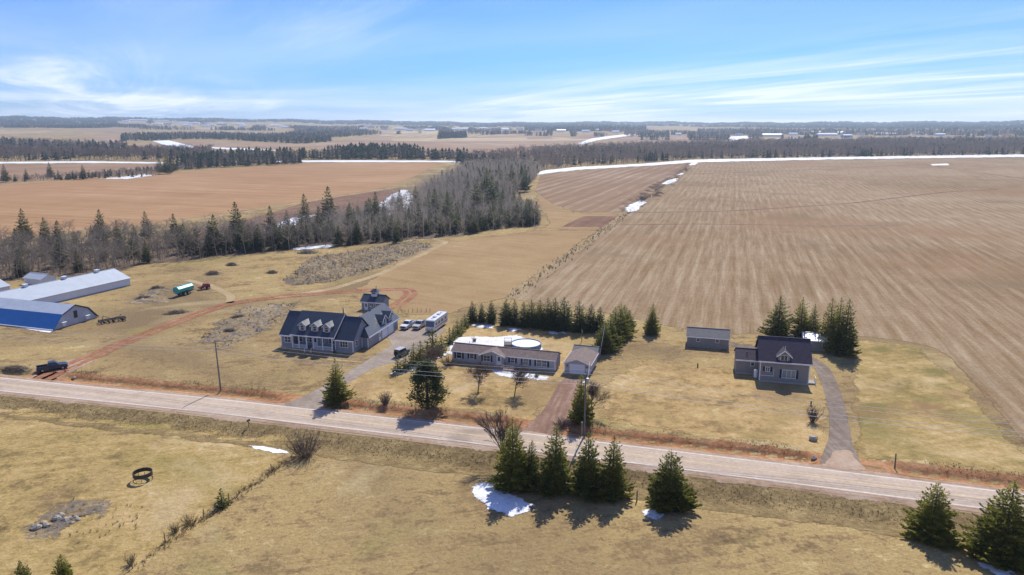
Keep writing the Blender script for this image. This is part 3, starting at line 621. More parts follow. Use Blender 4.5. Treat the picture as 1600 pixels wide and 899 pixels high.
for u in (5.75, 8.95, 12.0):                                    # three dormers, each with its own little gable
    d = MB().prism([(u - .85, 4.2), (u + .85, 4.2), (u + .85, 5.9), (u, 6.62), (u - .85, 5.9)], 'y', .15, 3.9).build('dormer', 'siding_slate', A)
    s = .72 / .85; ro = MB()
    for sg in (-1, 1): ro.prism([(u + sg * 1.12, 5.9 - s * .27), (u, 6.62), (u, 6.76), (u + sg * 1.12, 6.04 - s * .27)], 'y', -.15, 4.2)
    ro.build('dormer_roof', 'roof_navy', d)
    fb = MB()
    for sg in (-1, 1): fb.prism([(u + sg * 1.14, 5.84 - s * .27), (u, 6.57), (u, 6.75), (u + sg * 1.14, 6.02 - s * .27)], 'y', -.21, -.153)
    for sg in (-1, 1): fb.box(u + sg * .80 - .07, u + sg * .80 + .07, .09, .147, 4.3, 5.8)
    fb.build('fascia', 'trim', d)
    w = window(d, FR(.15), u, 5.22, .85, 1.1, 1, 2)
# garage wing running back
gw = MB().prism([(12.6, .1), (20.3, .1), (20.3, 3.05), (16.45, 6.5), (12.6, 3.05)], 'y', 8.4, 21.3)
gw.box(18.0, 20.297, 4.3, 8.4, .1, 3.05); gw.build('garage_wall', 'siding_slate', A)
gr = MB(); s = 3.45 / 3.85
gr.prism([(12.2, 3.05 - s * .4), (16.45, 6.5), (16.45, 6.72), (12.2, 3.27 - s * .4)], 'y', 8.0, 21.7)
gr.prism([(16.45, 6.5), (20.7, 3.05 - s * .4), (20.7, 3.27 - s * .4), (16.45, 6.72)], 'y', 8.05, 21.7)
gro = gr.build('garage_roof', 'roof_navy', A)
hr = MB(); hr.add([(20.7, 3.9, 2.75), (20.7, 8.5, 2.75), (17.6, 8.5, 5.55), (17.6, 7.0, 5.55), (20.7, 3.9, 2.95), (20.7, 8.5, 2.95), (17.6, 8.5, 5.75), (17.6, 7.0, 5.75)],
                  [(0, 1, 2, 3), (4, 7, 6, 5), (0, 4, 5, 1), (1, 5, 6, 2), (2, 6, 7, 3), (3, 7, 4, 0)])
hr.add([(20.69, 3.9, 2.75), (16.4, 3.9, 2.75), (17.59, 7.0, 5.55), (20.69, 3.9, 2.94), (16.4, 3.9, 2.94), (17.59, 7.0, 5.74)], [(0, 1, 2), (3, 5, 4), (0, 3, 4, 1), (1, 4, 5, 2), (2, 5, 3, 0)])
hr.build('hip_roof', 'roof_navy', gro)
MB().box(20.703, 20.77, 3.9, 21.7, 2.62, 2.92).build('fascia', 'trim', gro)
MB().tube((16.5, 14.0, 6.2), (16.5, 14.0, 7.5), .13).tube((16.5, 14.0, 7.5), (16.5, 14.0, 7.62), .2).build('flue_pipe', 'metal_pipe', gro)
corners(A, (18.72, 20.22), 4.3, .1, 2.9)
window(A, RT(20.3), 5.6, 2.15, .7, .7, 1, 1)
door(A, RT(20.3), 10.6, .15, .95, 2.1)
for c in (13.4, 16.9):
    gd = MB(RT(20.3)).box(c - 1.45, c + 1.45, .005, .05, .12, 2.35).build('garage_door', 'door_white', A)
    MB(RT(20.3)).box(c - 1.57, c - 1.45, 0, .08, .12, 2.47).box(c + 1.45, c + 1.57, 0, .08, .12, 2.47).box(c - 1.45, c + 1.45, 0, .08, 2.35, 2.47).build('door_frame', 'trim', gd)
for v in (13.9, 17.6):
    d = MB().prism([(v - 1.1, 2.9), (v + 1.1, 2.9), (v + 1.1, 4.75), (v, 5.6), (v - 1.1, 4.75)], 'x', 17.2, 20.05).build('dormer', 'siding_slate', A)
    ro = MB()
    for sg in (-1, 1): ro.prism([(v + sg * 1.4, 4.52), (v, 5.6), (v, 5.76), (v + sg * 1.4, 4.68)], 'x', 16.9, 20.38)
    ro.build('dormer_roof', 'roof_navy', d)
    fb = MB()
    for sg in (-1, 1): fb.prism([(v + sg * 1.42, 4.46), (v, 5.55), (v, 5.75), (v + sg * 1.42, 4.66)], 'x', 20.383, 20.45)
    for sg in (-1, 1): fb.box(20.053, 20.11, v + sg * 1.04 - .07, v + sg * 1.04 + .07, 3.2, 4.6)
    fb.build('fascia', 'trim', d); window(d, RT(20.05), v, 4.2, .8, 1.1, 1, 2)
# --- the playhouse-sized building with a cupola behind it
B = thing('outbuilding', 'small slate outbuilding with navy roof and a windowed cupola', 'outbuilding', (-42.6, 198.58, 0), -14)
gable_u(B, 'siding_slate', 'roof_navy', 0, 6.3, 0, 4.6, 2.55, 4.0, None, .1, .4, base='concrete')
door(B, FR(0), 1.4, .1, .9, 2.0); window(B, FR(0), 3.1, 1.6, .9, 1.0, 2, 2); window(B, FR(0), 4.9, 1.6, .9, 1.0, 2, 2)
cu = MB().box(2.35, 4.05, 1.5, 3.1, 3.6, 5.15).build('cupola', 'siding_white', B)
MB().add([(2.0, 1.15, 5.1), (4.4, 1.15, 5.1), (4.4, 3.45, 5.1), (2.0, 3.45, 5.1), (2.75, 2.3, 5.85), (3.65, 2.3, 5.85)], [(0, 1, 2, 3), (0, 1, 5, 4), (1, 2, 5), (2, 3, 4, 5), (3, 0, 4)]).build('cupola_roof', 'roof_navy', cu)
window(cu, FR(1.5), 3.2, 4.7, 1.1, .5, 2, 1)
MB().tube((3.6, 2.3, 5.6), (3.6, 2.3, 6.6), .09).build('flue_pipe', 'dark_metal', cu)
corners(B, (.06, 6.24), 0, .1, 2.4)

# --- the long bungalow
M_ = thing('bungalow', 'long low grey bungalow with brown roof and dark shutters', 'house', (-13.25, 153.31, 0), -17)
gable_u(M_, 'siding_grey', 'roof_brown', 0, 23.5, 0, 4.6, 2.6, 3.6, None, .35, .35, .14, .25, base='concrete')
for a, w, c in ((1.6, 1.0, 1), (4.6, .8, 1), (14.0, .75, 1), (17.0, 1.05, 1), (20.5, 1.9, 2)): window(M_, FR(0), a, 1.7, w * 1.15, 1.45 if w > .9 else 1.1, c, 2, True)
MB().prism([(7.0, .35), (12.2, .35), (12.2, 2.62), (9.6, 3.62), (7.0, 2.62)], 'y', -.6, .02).build('entry_wall', 'siding_grey', M_)
er = MB(); s = 1.0 / 2.6
for sg in (-1, 1): er.prism([(9.6 + sg * 3.1, 2.6 - s * .5), (9.6, 3.62), (9.6, 3.76), (9.6 + sg * 3.1, 2.6 - s * .5 + .14)], 'y', -1.2, 2.4)
ero = er.build('entry_roof', 'roof_brown', M_)
fb = MB()
for sg in (-1, 1): fb.prism([(9.6 + sg * 3.12, 2.50 - s * .5), (9.6, 3.52), (9.6, 3.74), (9.6 + sg * 3.12, 2.72 - s * .5)], 'y', -1.27, -1.203)
fb.build('fascia', 'trim', ero)
window(M_, FR(-.6), 8.3, 1.75, 1.5, 1.25, 2, 2, True); door(M_, FR(-.6), 11.1, .45, .95, 2.05)
corners(M_, (.06, 23.44), 0, .35, 2.45)
MB().box(9.9, 15.4, -3.0, -.62, .35, .46).build('deck', 'wood_deck', M_)
MB().box(9.95, 15.35, -2.95, -2.85, -.2, .35).box(9.95, 10.05, -2.9, -.7, -.2, .35).build('deck_skirt', 'timber', M_)
dr = MB()
for z in (.85, 1.3): dr.box(9.9, 15.4, -3.0, -2.92, z, z + .1)
for u in (9.95, 11.3, 12.65, 14.0, 15.35): dr.box(u - .05, u + .05, -3.0, -2.9, .46, 1.45)
dr.build('railing', 'wood_deck', M_)
st = MB()
for i in range(3): st.box(12.4, 14.0, -3.05 - .3 * (i + 1), -3.02 - .3 * i, -.15, .35 - .13 * (i + 1))
st.build('steps', 'concrete', M_)
for u in (3.0, 14.6, 19.0): MB().tube((u, 2.9, 3.2), (u, 2.9, 4.1), .06).build('vent_pipe', 'dark_metal', M_)
# --- its garage
Gb = thing('garage', 'small single garage with brown gable roof beside the bungalow', 'garage', (11.15, 145.73, 0), -17)
gable_v(Gb, 'siding_grey', 'roof_brown', 0, 5.4, 0, 8.2, 2.3, 3.3, .05, .3, .14, .35)
gd = MB(FR(0)).box(1.2, 4.2, .005, .05, .06, 2.1).build('garage_door', 'door_white', Gb)
MB(FR(0)).box(1.08, 1.2, 0, .08, .06, 2.22).box(4.2, 4.32, 0, .08, .06, 2.22).box(1.2, 4.2, 0, .08, 2.1, 2.22).build('door_frame', 'trim', gd)
for u in (.6, 4.85): MB(FR(0)).box(u - .09, u + .09, .0, .18, 1.6, 1.9).build('wall_lamp', 'dark_metal', Gb)
window(Gb, RT(5.4), 3.2, 1.5, .7, .7, 1, 1); corners(Gb, (.06, 5.34), 0, .05, 2.2)
Sd = thing('garden_shed', 'tan shed with dark grey roof tucked behind the garage', 'shed', (15.6, 154.0, 0), -17)
gable_u(Sd, 'siding_taupe', 'roof_grey', -2.0, 3.4, 0, 3.4, 2.2, 2.9, None, .05, .2, .12, .2); door(Sd, FR(0), 1., .06, .9, 1.9, lite=False)

# --- the right-hand house
H_ = thing('house', 'taupe storey and a half house with plum roof, wall dormer and side wing', 'house', (50.68, 140.45, 0), -13.8)
gable_u(H_, 'siding_taupe', 'roof_plum', 0, 9.5, 0, 9.0, 4.75, 8.3, 4.5, .4, .45, base='concrete', ends=.4)
gable_u(H_, 'siding_taupe', 'roof_plum', -4.4, -.02, 3.9, 9.6, 3.25, 4.7, None, .4, .35, base='concrete', ends=.2)
d = MB().prism([(3.35, 4.7), (5.65, 4.7), (5.65, 5.95), (4.5, 6.95), (3.35, 5.95)], 'y', -.02, 3.6).build('dormer', 'siding_taupe', H_)
ro = MB(); fb = MB(); s = 1.0 / 1.15
for sg in (-1, 1):
    ro.prism([(4.5 + sg * 1.5, 5.95 - s * .35), (4.5, 6.95), (4.5, 7.1), (4.5 + sg * 1.5, 6.1 - s * .35)], 'y', -.4, 3.8)
    fb.prism([(4.5 + sg * 1.53, 5.88 - s * .35), (4.5, 6.88), (4.5, 7.09), (4.5 + sg * 1.53, 6.09 - s * .35)], 'y', -.47, -.403)
ro.build('dormer_roof', 'roof_plum', d); fb.build('fascia', 'trim', d)
MB().box(4.47, 4.53, -.5, -.44, 6.95, 8.1).build('finial', 'trim', d)
window(d, FR(-.02), 4.5, 5.45, 1.25, 1.1, 2, 1)
window(H_, FR(0), 1.5, 2.85, .75, .8, 2, 2, True); window(H_, FR(0), 5.65, 2.1, 2.5, 1.6, 3, 1, True, 'glass_pale')
window(H_, FR(3.9), -1.1, 2.4, .65, .75, 1, 1)
MB(FR(0)).box(.1, 2.75, .0, .06, 1.42, 1.5).box(2.69, 2.75, .0, .05, 1.5, 2.9).build('trim_board', 'trim', H_)
corners(H_, (.06, 9.44), 0, .4, 4.3)
MB().box(9.5, 11.0, .6, 2.6, -.2, .35).build('side_step', 'concrete', H_); door(H_, RT(9.5), 1.6, .4, .95, 2.05)
MB().box(10.95, 11.03, .6, .68, .35, 1.4).box(10.95, 11.03, 2.5, 2.58, .35, 1.4).box(10.95, 11.03, .68, 2.5, 1.3, 1.4).build('railing', 'trim', H_)
MB().tube((6.3, 5.6, 7.0), (6.3, 5.6, 8.9), .38, n=4).build('chimney', 'timber', H_)
for u, v in ((2.7, 1.4), (-2.4, 5.2), (-2.15, 5.2)): MB().tube((u, v, 4.2), (u, v, 4.75 + (1.25 if u > 0 else -.1)), .06).build('vent_pipe', 'dark_metal', H_)
tk = MB().tube((-.5, 2.0, .25), (-.5, 2.0, 1.75), .42, .42, 12).tube((-.5, 2.0, 1.75), (-.5, 2.0, 1.95), .42, .2, 12)
tag(tk.build('propane_tank', 'door_white'), 'white upright gas cylinder at the corner of the taupe house', 'tank')
bpy.data.objects['propane_tank'].matrix_world = Matrix.Translation(H_.location) @ Matrix.Rotation(math.radians(-13.8), 4, 'Z')
S2 = thing('storage_shed', 'long taupe storage shed with two small windows left of the house', 'shed', (41.51, 164.38, 0), -14.9)
gable_u(S2, 'siding_taupe', 'roof_grey', 0, 9.5, 0, 5.4, 2.6, 4.0, None, .12, .3, .12, .25, base='concrete'); window(S2, FR(0), 2.55, 1.85, .7, .7, 1, 2); window(S2, FR(0), 6.9, 1.85, .7, .7, 1, 2)
mat('roof_tin', (.46, .47, .47), .38, .14, 1.5, metallic=.5, lines=('X', .3), bump=.6)
S3 = thing('metal_roof_shed', 'taupe shed with shiny tin roof behind the right house', 'shed', (70.02, 161.17, 0), -15)
gable_u(S3, 'siding_taupe', 'roof_tin', -2., 3.8, 0, 5.0, 2.5, 3.6, None, .08, .3, .1, .25, base='concrete'); window(S3, FR(0), 2.5, 1.75, .75, .7, 2, 2); door(S3, FR(0), -.9, .1, .9, 1.95, lite=False)

# --- barns at the left edge
mat('steel_blue', (.016, .165, .42), .45, .08, .6, lines=('X', .4), bump=.5, spec=.5)
mat('steel_grey', (.44, .48, .52), .5, .08, .5, lines=('X', .45), bump=.4, metallic=.2)
mat('steel_pale', (.36, .40, .44), .65, .06, .4, lines=('X', .45), bump=.3, metallic=.15)
mat('barn_wall', (.40, .42, .45), .65, .08, .7, lines=('X', .3), bump=.5)
bb = thing('gambrel_barn', 'low gambrel barn with bright blue lower roof at the left edge', 'barn', (-117.05, 177.44, 0), -17.5)
MB().prism([(.15, .1), (13.45, .1), (10.85, 3.25), (7.0, 5.0), (3.15, 3.3)], 'x', -46, 0).build('wall', 'barn_wall', bb)
def slab(p, q, t=.14): return [p, q, (q[0], q[1] + t), (p[0], p[1] + t)]
MB().prism(slab((-.15, .25), (3.05, 3.45)), 'x', -46, .25).build('lower_roof', 'steel_blue', bb)
MB().prism(slab((3.05, 3.45), (7., 5.1)), 'x', -46, .25).prism(slab((7., 5.1), (10.95, 3.38)), 'x', -46, .25).build('upper_roof', 'steel_grey', bb)
MB().prism(slab((10.95, 3.38), (13.75, .2)), 'x', -46, .25).build('lower_roof', 'steel_blue', bb)['label'] = 'blue lower roof on the far side'
MB().box(-46, .2, -.32, -.17, .12, .36).build('drip_edge', 'trim', bb)
te = MB()
for p, q in (((7., 5.0), (10.95, 3.28)), ((10.95, 3.28), (13.75, .1)), ((3.05, 3.35), (7., 5.0))): te.prism(slab(p, q, .3), 'x', .253, .32)
te.build('end_trim', 'dark_metal', bb)
MB(RT(0)).box(6.4, 7.5, 0, .06, 1.7, 3.6).build('loft_door', 'dark_metal', bb)
for v in (2.9, 10.1):
    h_ = MB(RT(0)).box(v - .5, v + .5, 0, .5, .6, 1.5).build('exhaust_fan', 'siding_white', bb)
    MB(RT(0)).prism([(v - .6, 1.5), (v + .6, 1.5), (v + .6, 1.62), (v - .6, 1.62)], 'y', 0, .9).build('hood', 'trim', h_)
lbx = thing('long_barn', 'long white walled livestock barn with pale steel roof', 'barn', (-124.29, 229.85, 0), 66.8 - 180)
gable_u(lbx, 'siding_white', 'steel_pale', 0, 46, -14, 0, 2.5, 5.0, -7, .05, .3, .12, .3)
MB().box(-.02, 46.02, .0, .06, -.2, .35).build('foundation', 'concrete', lbx)
for u in (6, 17, 29, 41): MB().box(u - .5, u + .5, -7.5, -6.5, 4.9, 5.75).box(u - .65, u + .65, -7.65, -6.35, 5.75, 5.85).build('roof_vent', 'siding_white', lbx)
b2 = spot(17, 460)
b2x = thing('livestock_barn', 'second pale roofed barn cut off by the left frame edge', 'barn', (b2.x, b2.y, 0), 66.8 - 180)
gable_u(b2x, 'siding_white', 'steel_pale', 0, 34, -13, 0, 2.7, 4.9, -6.5, .05, .3, .12, .3)
b3 = spot(58, 450)
b3x = thing('barn_annex', 'small pale roofed annex just behind the long barn', 'shed', (b3.x - 3, b3.y + 4, 0), -20)
gable_u(b3x, 'siding_white', 'steel_grey', -5, 3, 0, 5, 2.2, 3.3, None, .05, .3, .1, .3)

# ------------------------------------------------------------------ trees
def kites(P, D, S, rng, flat=.55):
    """needle sprays: four-cornered leaves at P pointing along D, size S"""
    n = len(P); up = np.stack([rng.normal(0, flat, n), rng.normal(0, flat, n), np.ones(n)], -1)
    D = D / np.maximum(np.linalg.norm(D, axis=1)[:, None], 1e-6)
    side = np.cross(D, up); side /= np.maximum(np.linalg.norm(side, axis=1)[:, None], 1e-6)
    S = S[:, None]
    V = np.stack([P - D * S * .45, P + side * S * .36 + D * S * .05, P + D * S * .75, P - side * S * .36 + D * S * .05], 1).reshape(-1, 3)
    Fq = np.arange(4 * n).reshape(-1, 4)
    return V, Fq
def spruce_parts(seed, h, r, spray=.42, dens=1., base=.05, power=.85, droop=.28, kind='spruce', lump=.2):
    rng = np.random.default_rng(seed); P = []; D = []; S = []
    nw = int(h / .36 * min(1.25, dens ** .15)); ph = rng.uniform(0, 6.28, 4)
    for i in range(nw):
        t = (i + rng.uniform(-.3, .3)) / nw; t = min(max(t, 0), .995)
        z0 = h * (base + (1 - base) * t)
        R = r * (1 - t) ** power * (1 + lump * math.sin(i * 1.9 + ph[0]) * .45)
        if t < .06: R *= .75 + 4 * t
        nb = max(4, int(5 + 5.5 * (1 - t)))
        a0 = rng.uniform(0, 6.28)
        for k in range(nb):
            az = a0 + 6.2832 * k / nb + rng.normal(0, .22)
            L = max(.15, R * rng.uniform(.70, 1.10) * (1 + lump * .8 * math.sin(3 * az + ph[1] + t * 7)))
            m = max(3, int(L * L * .42 * dens * 1.5 / spray + L * 3.2))            # a flat frond: widest near the trunk side, pointed at the tip
            q = rng.uniform(.10, 1., m) ** .8; wd = .36 * L * (1.06 - q) + .04
            sp = rng.uniform(-1, 1, m) * wd; tilt = rng.normal(0, .10)
            dx, dy = math.cos(az), math.sin(az); up_ = (.32 if t > .7 else .10) + rng.normal(0, .06)
            zz_ = z0 - droop * L * q + (.55 * droop + up_) * L * q ** 3 - .18 * np.abs(sp) + tilt * sp
            P.append(np.stack([dx * L * q - dy * sp, dy * L * q + dx * sp, zz_ + rng.normal(0, .05, m)], -1))
            a2 = az + np.sign(sp) * rng.uniform(.1, .95, m) * np.minimum(1, np.abs(sp) / (wd * .5 + .01))
            D.append(np.stack([np.cos(a2), np.sin(a2), rng.normal(.05, .28, m) + .35 * (q > .8)], -1))
            S.append(spray * rng.uniform(.65, 1.25, m) * (1 - .35 * t))
    k = 10; P.append(np.stack([rng.normal(0, .04, k), rng.normal(0, .04, k), np.linspace(h * .93, h * 1.005, k)], -1)); D.append(np.stack([rng.normal(0, .5, k), rng.normal(0, .5, k), np.ones(k)], -1)); S.append(np.full(k, spray * .55))
    return kites(np.concatenate(P), np.concatenate(D), np.concatenate(S), rng)
def trunk_mesh(h, r, bark='bark', lean=0., n=7):
    b = MB(); pts = [(0, 0, -.3), (lean * .2, 0, h * .3), (lean * .5, lean * .2, h * .65), (lean, lean * .3, h)]
    rr = [r * 1.2, r * .8, r * .5, r * .08]
    for i in range(3): b.tube(pts[i], pts[i + 1], rr[i], rr[i + 1], n)
    o = b.build('trunk', bark); me = o.data; bpy.data.objects.remove(o); return me
SPR = {}
def spruce_kind(key, seed, h, r, leaf, **kw):
    V, Fq = spruce_parts(seed, h, r, **kw)
    SPR[key] = (npmesh('crown', V, Fq, leaf), trunk_mesh(h * .96, .045 * h ** .7 + .05), h)
for i in range(4): spruce_kind('near%d' % i, 10 + i, 10., 3.25, 'spruce', spray=.36, dens=4.6, power=.70, lump=.2)
for i in range(3): spruce_kind('broad%d' % i, 30 + i, 9., 4.1, 'spruce', spray=.38, dens=4.6, power=.62, lump=.2)
for i in range(4): spruce_kind('hedge%d' % i, 50 + i, 8.6, 2.7, 'spruce_hedge', spray=.36, dens=4.2, power=.62, lump=.28)
for i in range(3): spruce_kind('gold%d' % i, 70 + i, 9., 3.0, 'spruce', spray=.36, dens=3.8, power=.6, lump=.3)
for i in range(3): spruce_kind('young%d' % i, 90 + i, 3.6, 1.5, 'spruce_young', spray=.36, dens=2.2, power=.7, lump=.35)
for i in range(2): spruce_kind('tall%d' % i, 100 + i, 11.5, 3.7, 'spruce', spray=.42, dens=2.8, base=.10, power=.7, lump=.4)
def spruce(key, px, py, top, label, wide=1., group=None, name='spruce_tree', loc=None):
    b = spot(px, py) if loc is None else loc; crown, trunk, h0 = SPR[key]
    h = height_to(top, b) if top > 30 else top; s = h / h0
    t = thing(name, label, 'tree', b, random.uniform(0, 360), group); t.scale = (s * wide * random.uniform(.95, 1.06), s * wide * random.uniform(.95, 1.06), s); t.rotation_euler[0] = random.uniform(-.03, .03); t.rotation_euler[1] = random.uniform(-.03, .03)
    link('crown', crown, t); link('trunk', trunk, t); return t
random.seed(4)
# roadside spruces this side of the road
spruce('near0', 803, 762, 652, 'tall narrow spruce above the round snow patch, leftmost of its clump', .95)
spruce('near1', 829, 764, 688, 'short spruce squeezed between two taller roadside spruces', .8)
spruce('near2', 866, 768, 664, 'dense roadside spruce, rightmost tree of the clump by the snow')
spruce('near3', 920, 774, 674, 'left spruce of the touching pair beside the road', .95)
spruce('near0', 956, 777, 682, 'right spruce of the touching pair beside the road', .95)
spruce('broad0', 1046, 791, 704, 'broad lone spruce between the spruce pair and the right edge', .98)
spruce('broad1', 1455, 843, 755, 'broad spruce near the lower right corner, standing clear', 1.)
spruce('broad2', 1566, 874, 753, 'large spruce cut by the right edge in the lower corner', .98)
spruce('near1', 102, 925, 866, 'spruce tip at the bottom left, the larger one', 1.1)
spruce('near3', 41, 930, 876, 'spruce tip at the bottom left, nearer the corner', 1.1)
spruce('young0', 347, 792, 764, 'small leaning conifer on the pasture fence line', 1.0)
# trees along the houses
spruce('tall0', 527, 632, 560, 'dark spruce beside the paved drive by the road', .98)
spruce('near2', 908, 660, 585, 'spruce behind the roadside utility pole at the red drive', .85)
spruce('near1', 1018, 522, 473, 'lone spruce at the field edge right of the hedge', .95)
spruce('tall1', 1214, 532, 462, 'large spruce behind the left end of the taupe house', 1.1)
spruce('tall0', 1250, 533, 464, 'pointed spruce behind the ridge of the taupe house', .8)
spruce('near3', 1268, 535, 475, 'shorter dark spruce left of the tin roof shed', .8)
spruce('tall1', 1295, 545, 466, 'thin open spruce right behind the tin roof shed', .75)
spruce('near2', 1318, 555, 467, 'dense tall spruce right of the tin roof shed', .85)
spruce('tall0', 1306, 552, 464, 'slender spruce between two larger ones by the tin roof shed', .7)
HG = [(739, 505, 470), (753, 506, 473), (768, 507, 469), (791, 510, 466), (804, 511, 469), (819, 513, 471), (831, 514, 468), (843, 515, 468), (856, 516, 466), (868, 517, 465), (882, 518, 464), (906, 520, 470), (922, 520, 475), (936, 521, 479)]
for i, (x, y, t) in enumerate(HG):
    spruce('hedge%d' % (i % 4), x, y - 2, t, ['leftmost', 'second', 'third', 'fourth', 'fifth', 'sixth', 'seventh', 'eighth', 'ninth', 'tenth', 'eleventh', 'twelfth', 'thirteenth', 'rightmost'][i] + ' spruce of the tall hedge behind the bungalow, counted from left', random.uniform(.9, 1.12), 'spruces of the tall hedge')
SR = [(944, 551, 500), (952, 543, 492), (960, 534, 480), (968, 528, 473), (975, 522, 476), (982, 516, 484)]
for i, (x, y, t) in enumerate(SR):
    spruce('gold%d' % (i % 3), x, y, t, ['nearest', 'second', 'third', 'fourth', 'fifth', 'farthest'][i] + ' spruce of the short row running back from the garden shed', random.uniform(.95, 1.15), 'spruces running back from the garden shed')
YR = [(622, 583, 556), (633, 578, 549), (646, 572, 537), (657, 567, 533), (668, 561, 536), (677, 556, 514), (690, 551, 524), (703, 537, 512), (709, 530, 508), (715, 524, 500), (721, 519, 497), (727, 512, 491)]
for i, (x, y, t) in enumerate(YR):
    spruce('young%d' % (i % 3), x, y, t, ['nearest', 'second', 'third', 'fourth', 'fifth', 'sixth and tallest', 'seventh', 'eighth', 'ninth', 'tenth', 'eleventh', 'farthest'][i] + ' young spruce of the row between drive and bungalow', random.uniform(.85, 1.1), 'young spruces along the drive')
# pine by the road, round crowned
def pine_crown(seed, h, r):
    rng = np.random.default_rng(seed); P = []; D = []
    for k in range(95):
        t = rng.uniform(.13, 1.); R = r * min(1., (t + .25) / .55) * (1 - max(0, t - .3) / .72) ** .6
        az = rng.uniform(0, 6.28); q = rng.uniform(.3, 1.) ** .6
        c = np.array([math.cos(az) * R * q, math.sin(az) * R * q, h * t * .95 + .1]); n = 85
        o = rng.normal(0, 1, (n, 3)) * np.array([.55, .55, .30]); P.append(c + o); D.append(o + np.array([math.cos(az), math.sin(az), .4]) * .8)
    P = np.concatenate(P); return kites(P, np.concatenate(D), rng.uniform(.22, .46, len(P)), rng, .9)
b = spot(668, 639); hp = height_to(563, b)
pt = thing('pine_tree', 'round crowned pine with bare trunk by the road before the bungalow', 'tree', b, 20)
link('crown', npmesh('crown', *pine_crown(5, hp, 3.4), 'pine'), pt); link('trunk', trunk_mesh(hp * .9, .3), pt)
# leafless trees
def bare_skeleton(seed, h, spread=.55, levels=5, first=.28, kids=(3, 4)):
    rng = random.Random(seed); segs = []
    def grow(p, d, L, r, lv):
        n = 3 if lv < 2 else 2; q = p
        for i in range(n):
            d2 = (d + Vector((rng.gauss(0, .12), rng.gauss(0, .12), rng.gauss(.05, .06)))).normalized()
            e = q + d2 * (L / n); ra = r * (1 - .45 * i / n); segs.append((q, e, ra, r * (1 - .45 * (i + 1) / n), lv)); q, d = e, d2
            if lv < levels and i > 0 or (lv < levels and lv > 0):
                for _ in range(rng.randint(1, 2) if lv else 1):
                    a = rng.uniform(0, 6.28); o = d.orthogonal().normalized(); o.rotate(Matrix.Rotation(a, 3, d))
                    grow(q, (d * (1 - spread * .55) + o * spread * rng.uniform(.7, 1.3)).normalized(), L * rng.uniform(.5, .72), r * .52, lv + 1)
        if lv < levels:
            for _ in range(rng.randint(*kids)):
                a = rng.uniform(0, 6.28); o = d.orthogonal().normalized(); o.rotate(Matrix.Rotation(a, 3, d))
                grow(q, (d + o * spread * rng.uniform(.6, 1.2)).normalized(), L * rng.uniform(.6, .85), r * .55, lv + 1)
    grow(Vector((0, 0, -.15)), Vector((0, 0, 1)), h * first, h * .02, 0)
    zt = max(s[1].z for s in segs); k = h / zt
    return [(a * k, b_ * k, r0, r1, lv) for a, b_, r0, r1, lv in segs]
def seg_mesh(name, segs, m, n_of=lambda lv: 5 if lv < 2 else 3, rmin=.012):
    V = []; F_ = []; k = 0
    for a, b_, r0, r1, lv in segs:
        n = n_of(lv); d = (b_ - a).normalized(); u = d.orthogonal().normalized(); w = d.cross(u); r0 = max(r0, rmin); r1 = max(r1, rmin)
        for c, r in ((a, r0), (b_, r1)):
            for i in range(n): V.append(c + (u * math.cos(6.2832 * i / n) + w * math.sin(6.2832 * i / n)) * r)
        for i in range(n): F_.append((k + i, k + (i + 1) % n, k + n + (i + 1) % n, k + n + i))
        k += 2 * n
    return npmesh(name, np.array([tuple(v) for v in V]), np.array(F_), m)
def bare_tree(px, py, top, seed, label, spread=.55, rmin=.014, name='bare_tree', levels=4, first=.3, cat='tree'):
    b = spot(px, py); h = height_to(top, b) if top > 30 else top; segs = bare_skeleton(seed, h, spread, levels, first)
    t = thing(name, label, cat, b, 0)
    link('trunk', seg_mesh('trunk', [s for s in segs if s[4] == 0], 'bark', rmin=.05), t); link('crown', seg_mesh('crown', [s for s in segs if s[4] > 0], 'twigs_yard', rmin=rmin), t); return t
bare_tree(747, 616, 562, 3, 'leafless round topped tree before the entry of the bungalow')
bare_tree(804, 621, 570, 8, 'leafless leaning tree before the deck of the bungalow')
bare_tree(684, 580, 535, 12, 'leafless bushy tree at the left corner of the bungalow', .7)
bare_tree(925, 650, 590, 15, 'thin leafless tree just right of the utility pole', .5, .012)
bare_tree(782, 735, 640, 22, 'thin leafless tree left of the roadside spruce clump', .35, .014, first=.42)
def bush(px, py, h, w, seed, label, m='twigs_yard', n=70):
    rng = random.Random(seed); segs = []
    for _ in range(n):
        a = rng.uniform(0, 6.28); q = rng.uniform(.1, 1); p = Vector((math.cos(a) * .25 * w * q, math.sin(a) * .25 * w * q, -.1)); d = Vector((math.cos(a) * q * w / h, math.sin(a) * q * w / h, 1.)).normalized()
        L = h * rng.uniform(.6, 1.05); e = p
        for i in range(3):
            f = e + d * (L / 3); segs.append((e, f, .03, .022, 2)); e = f
            for _k in range(2):
                g = (d + Vector((rng.gauss(0, .5), rng.gauss(0, .5), rng.gauss(.1, .3)))).normalized(); segs.append((e, e + g * L * .32, .018, .008, 3))
            d = (d + Vector((rng.gauss(0, .15), rng.gauss(0, .15), .05))).normalized()
    o = link('bare_bush', seg_mesh('bare_bush', segs, m, lambda lv: 3, .012), None, spot(px, py)); return tag(o, label, 'bush')
bush(478, 714, 3.6, 3.4, 1, 'large leafless bush on the near bank of the road', n=110)
bush(602, 633, 2.2, 1.3, 2, 'small leafless bush between spruce and pine by the road')
bush(1270, 660, 2.6, 1.4, 3, 'leafless shrub on the lawn before the taupe house')
bush(878, 668, 1.6, 2.6, 4, 'reddish leafless bush beside the mouth of the red drive', n=90)
bush(700, 572, 2.0, 2.2, 5, 'tangled leafless shrub below the left end of the bungalow')
bush(1322, 552, 2.2, 1.6, 6, 'pale leafless shrub at the foot of the shed spruces')
bush(741, 535, 1.2, .9, 7, 'tiny leafless shrub standing in the snow behind the bungalow', n=30)
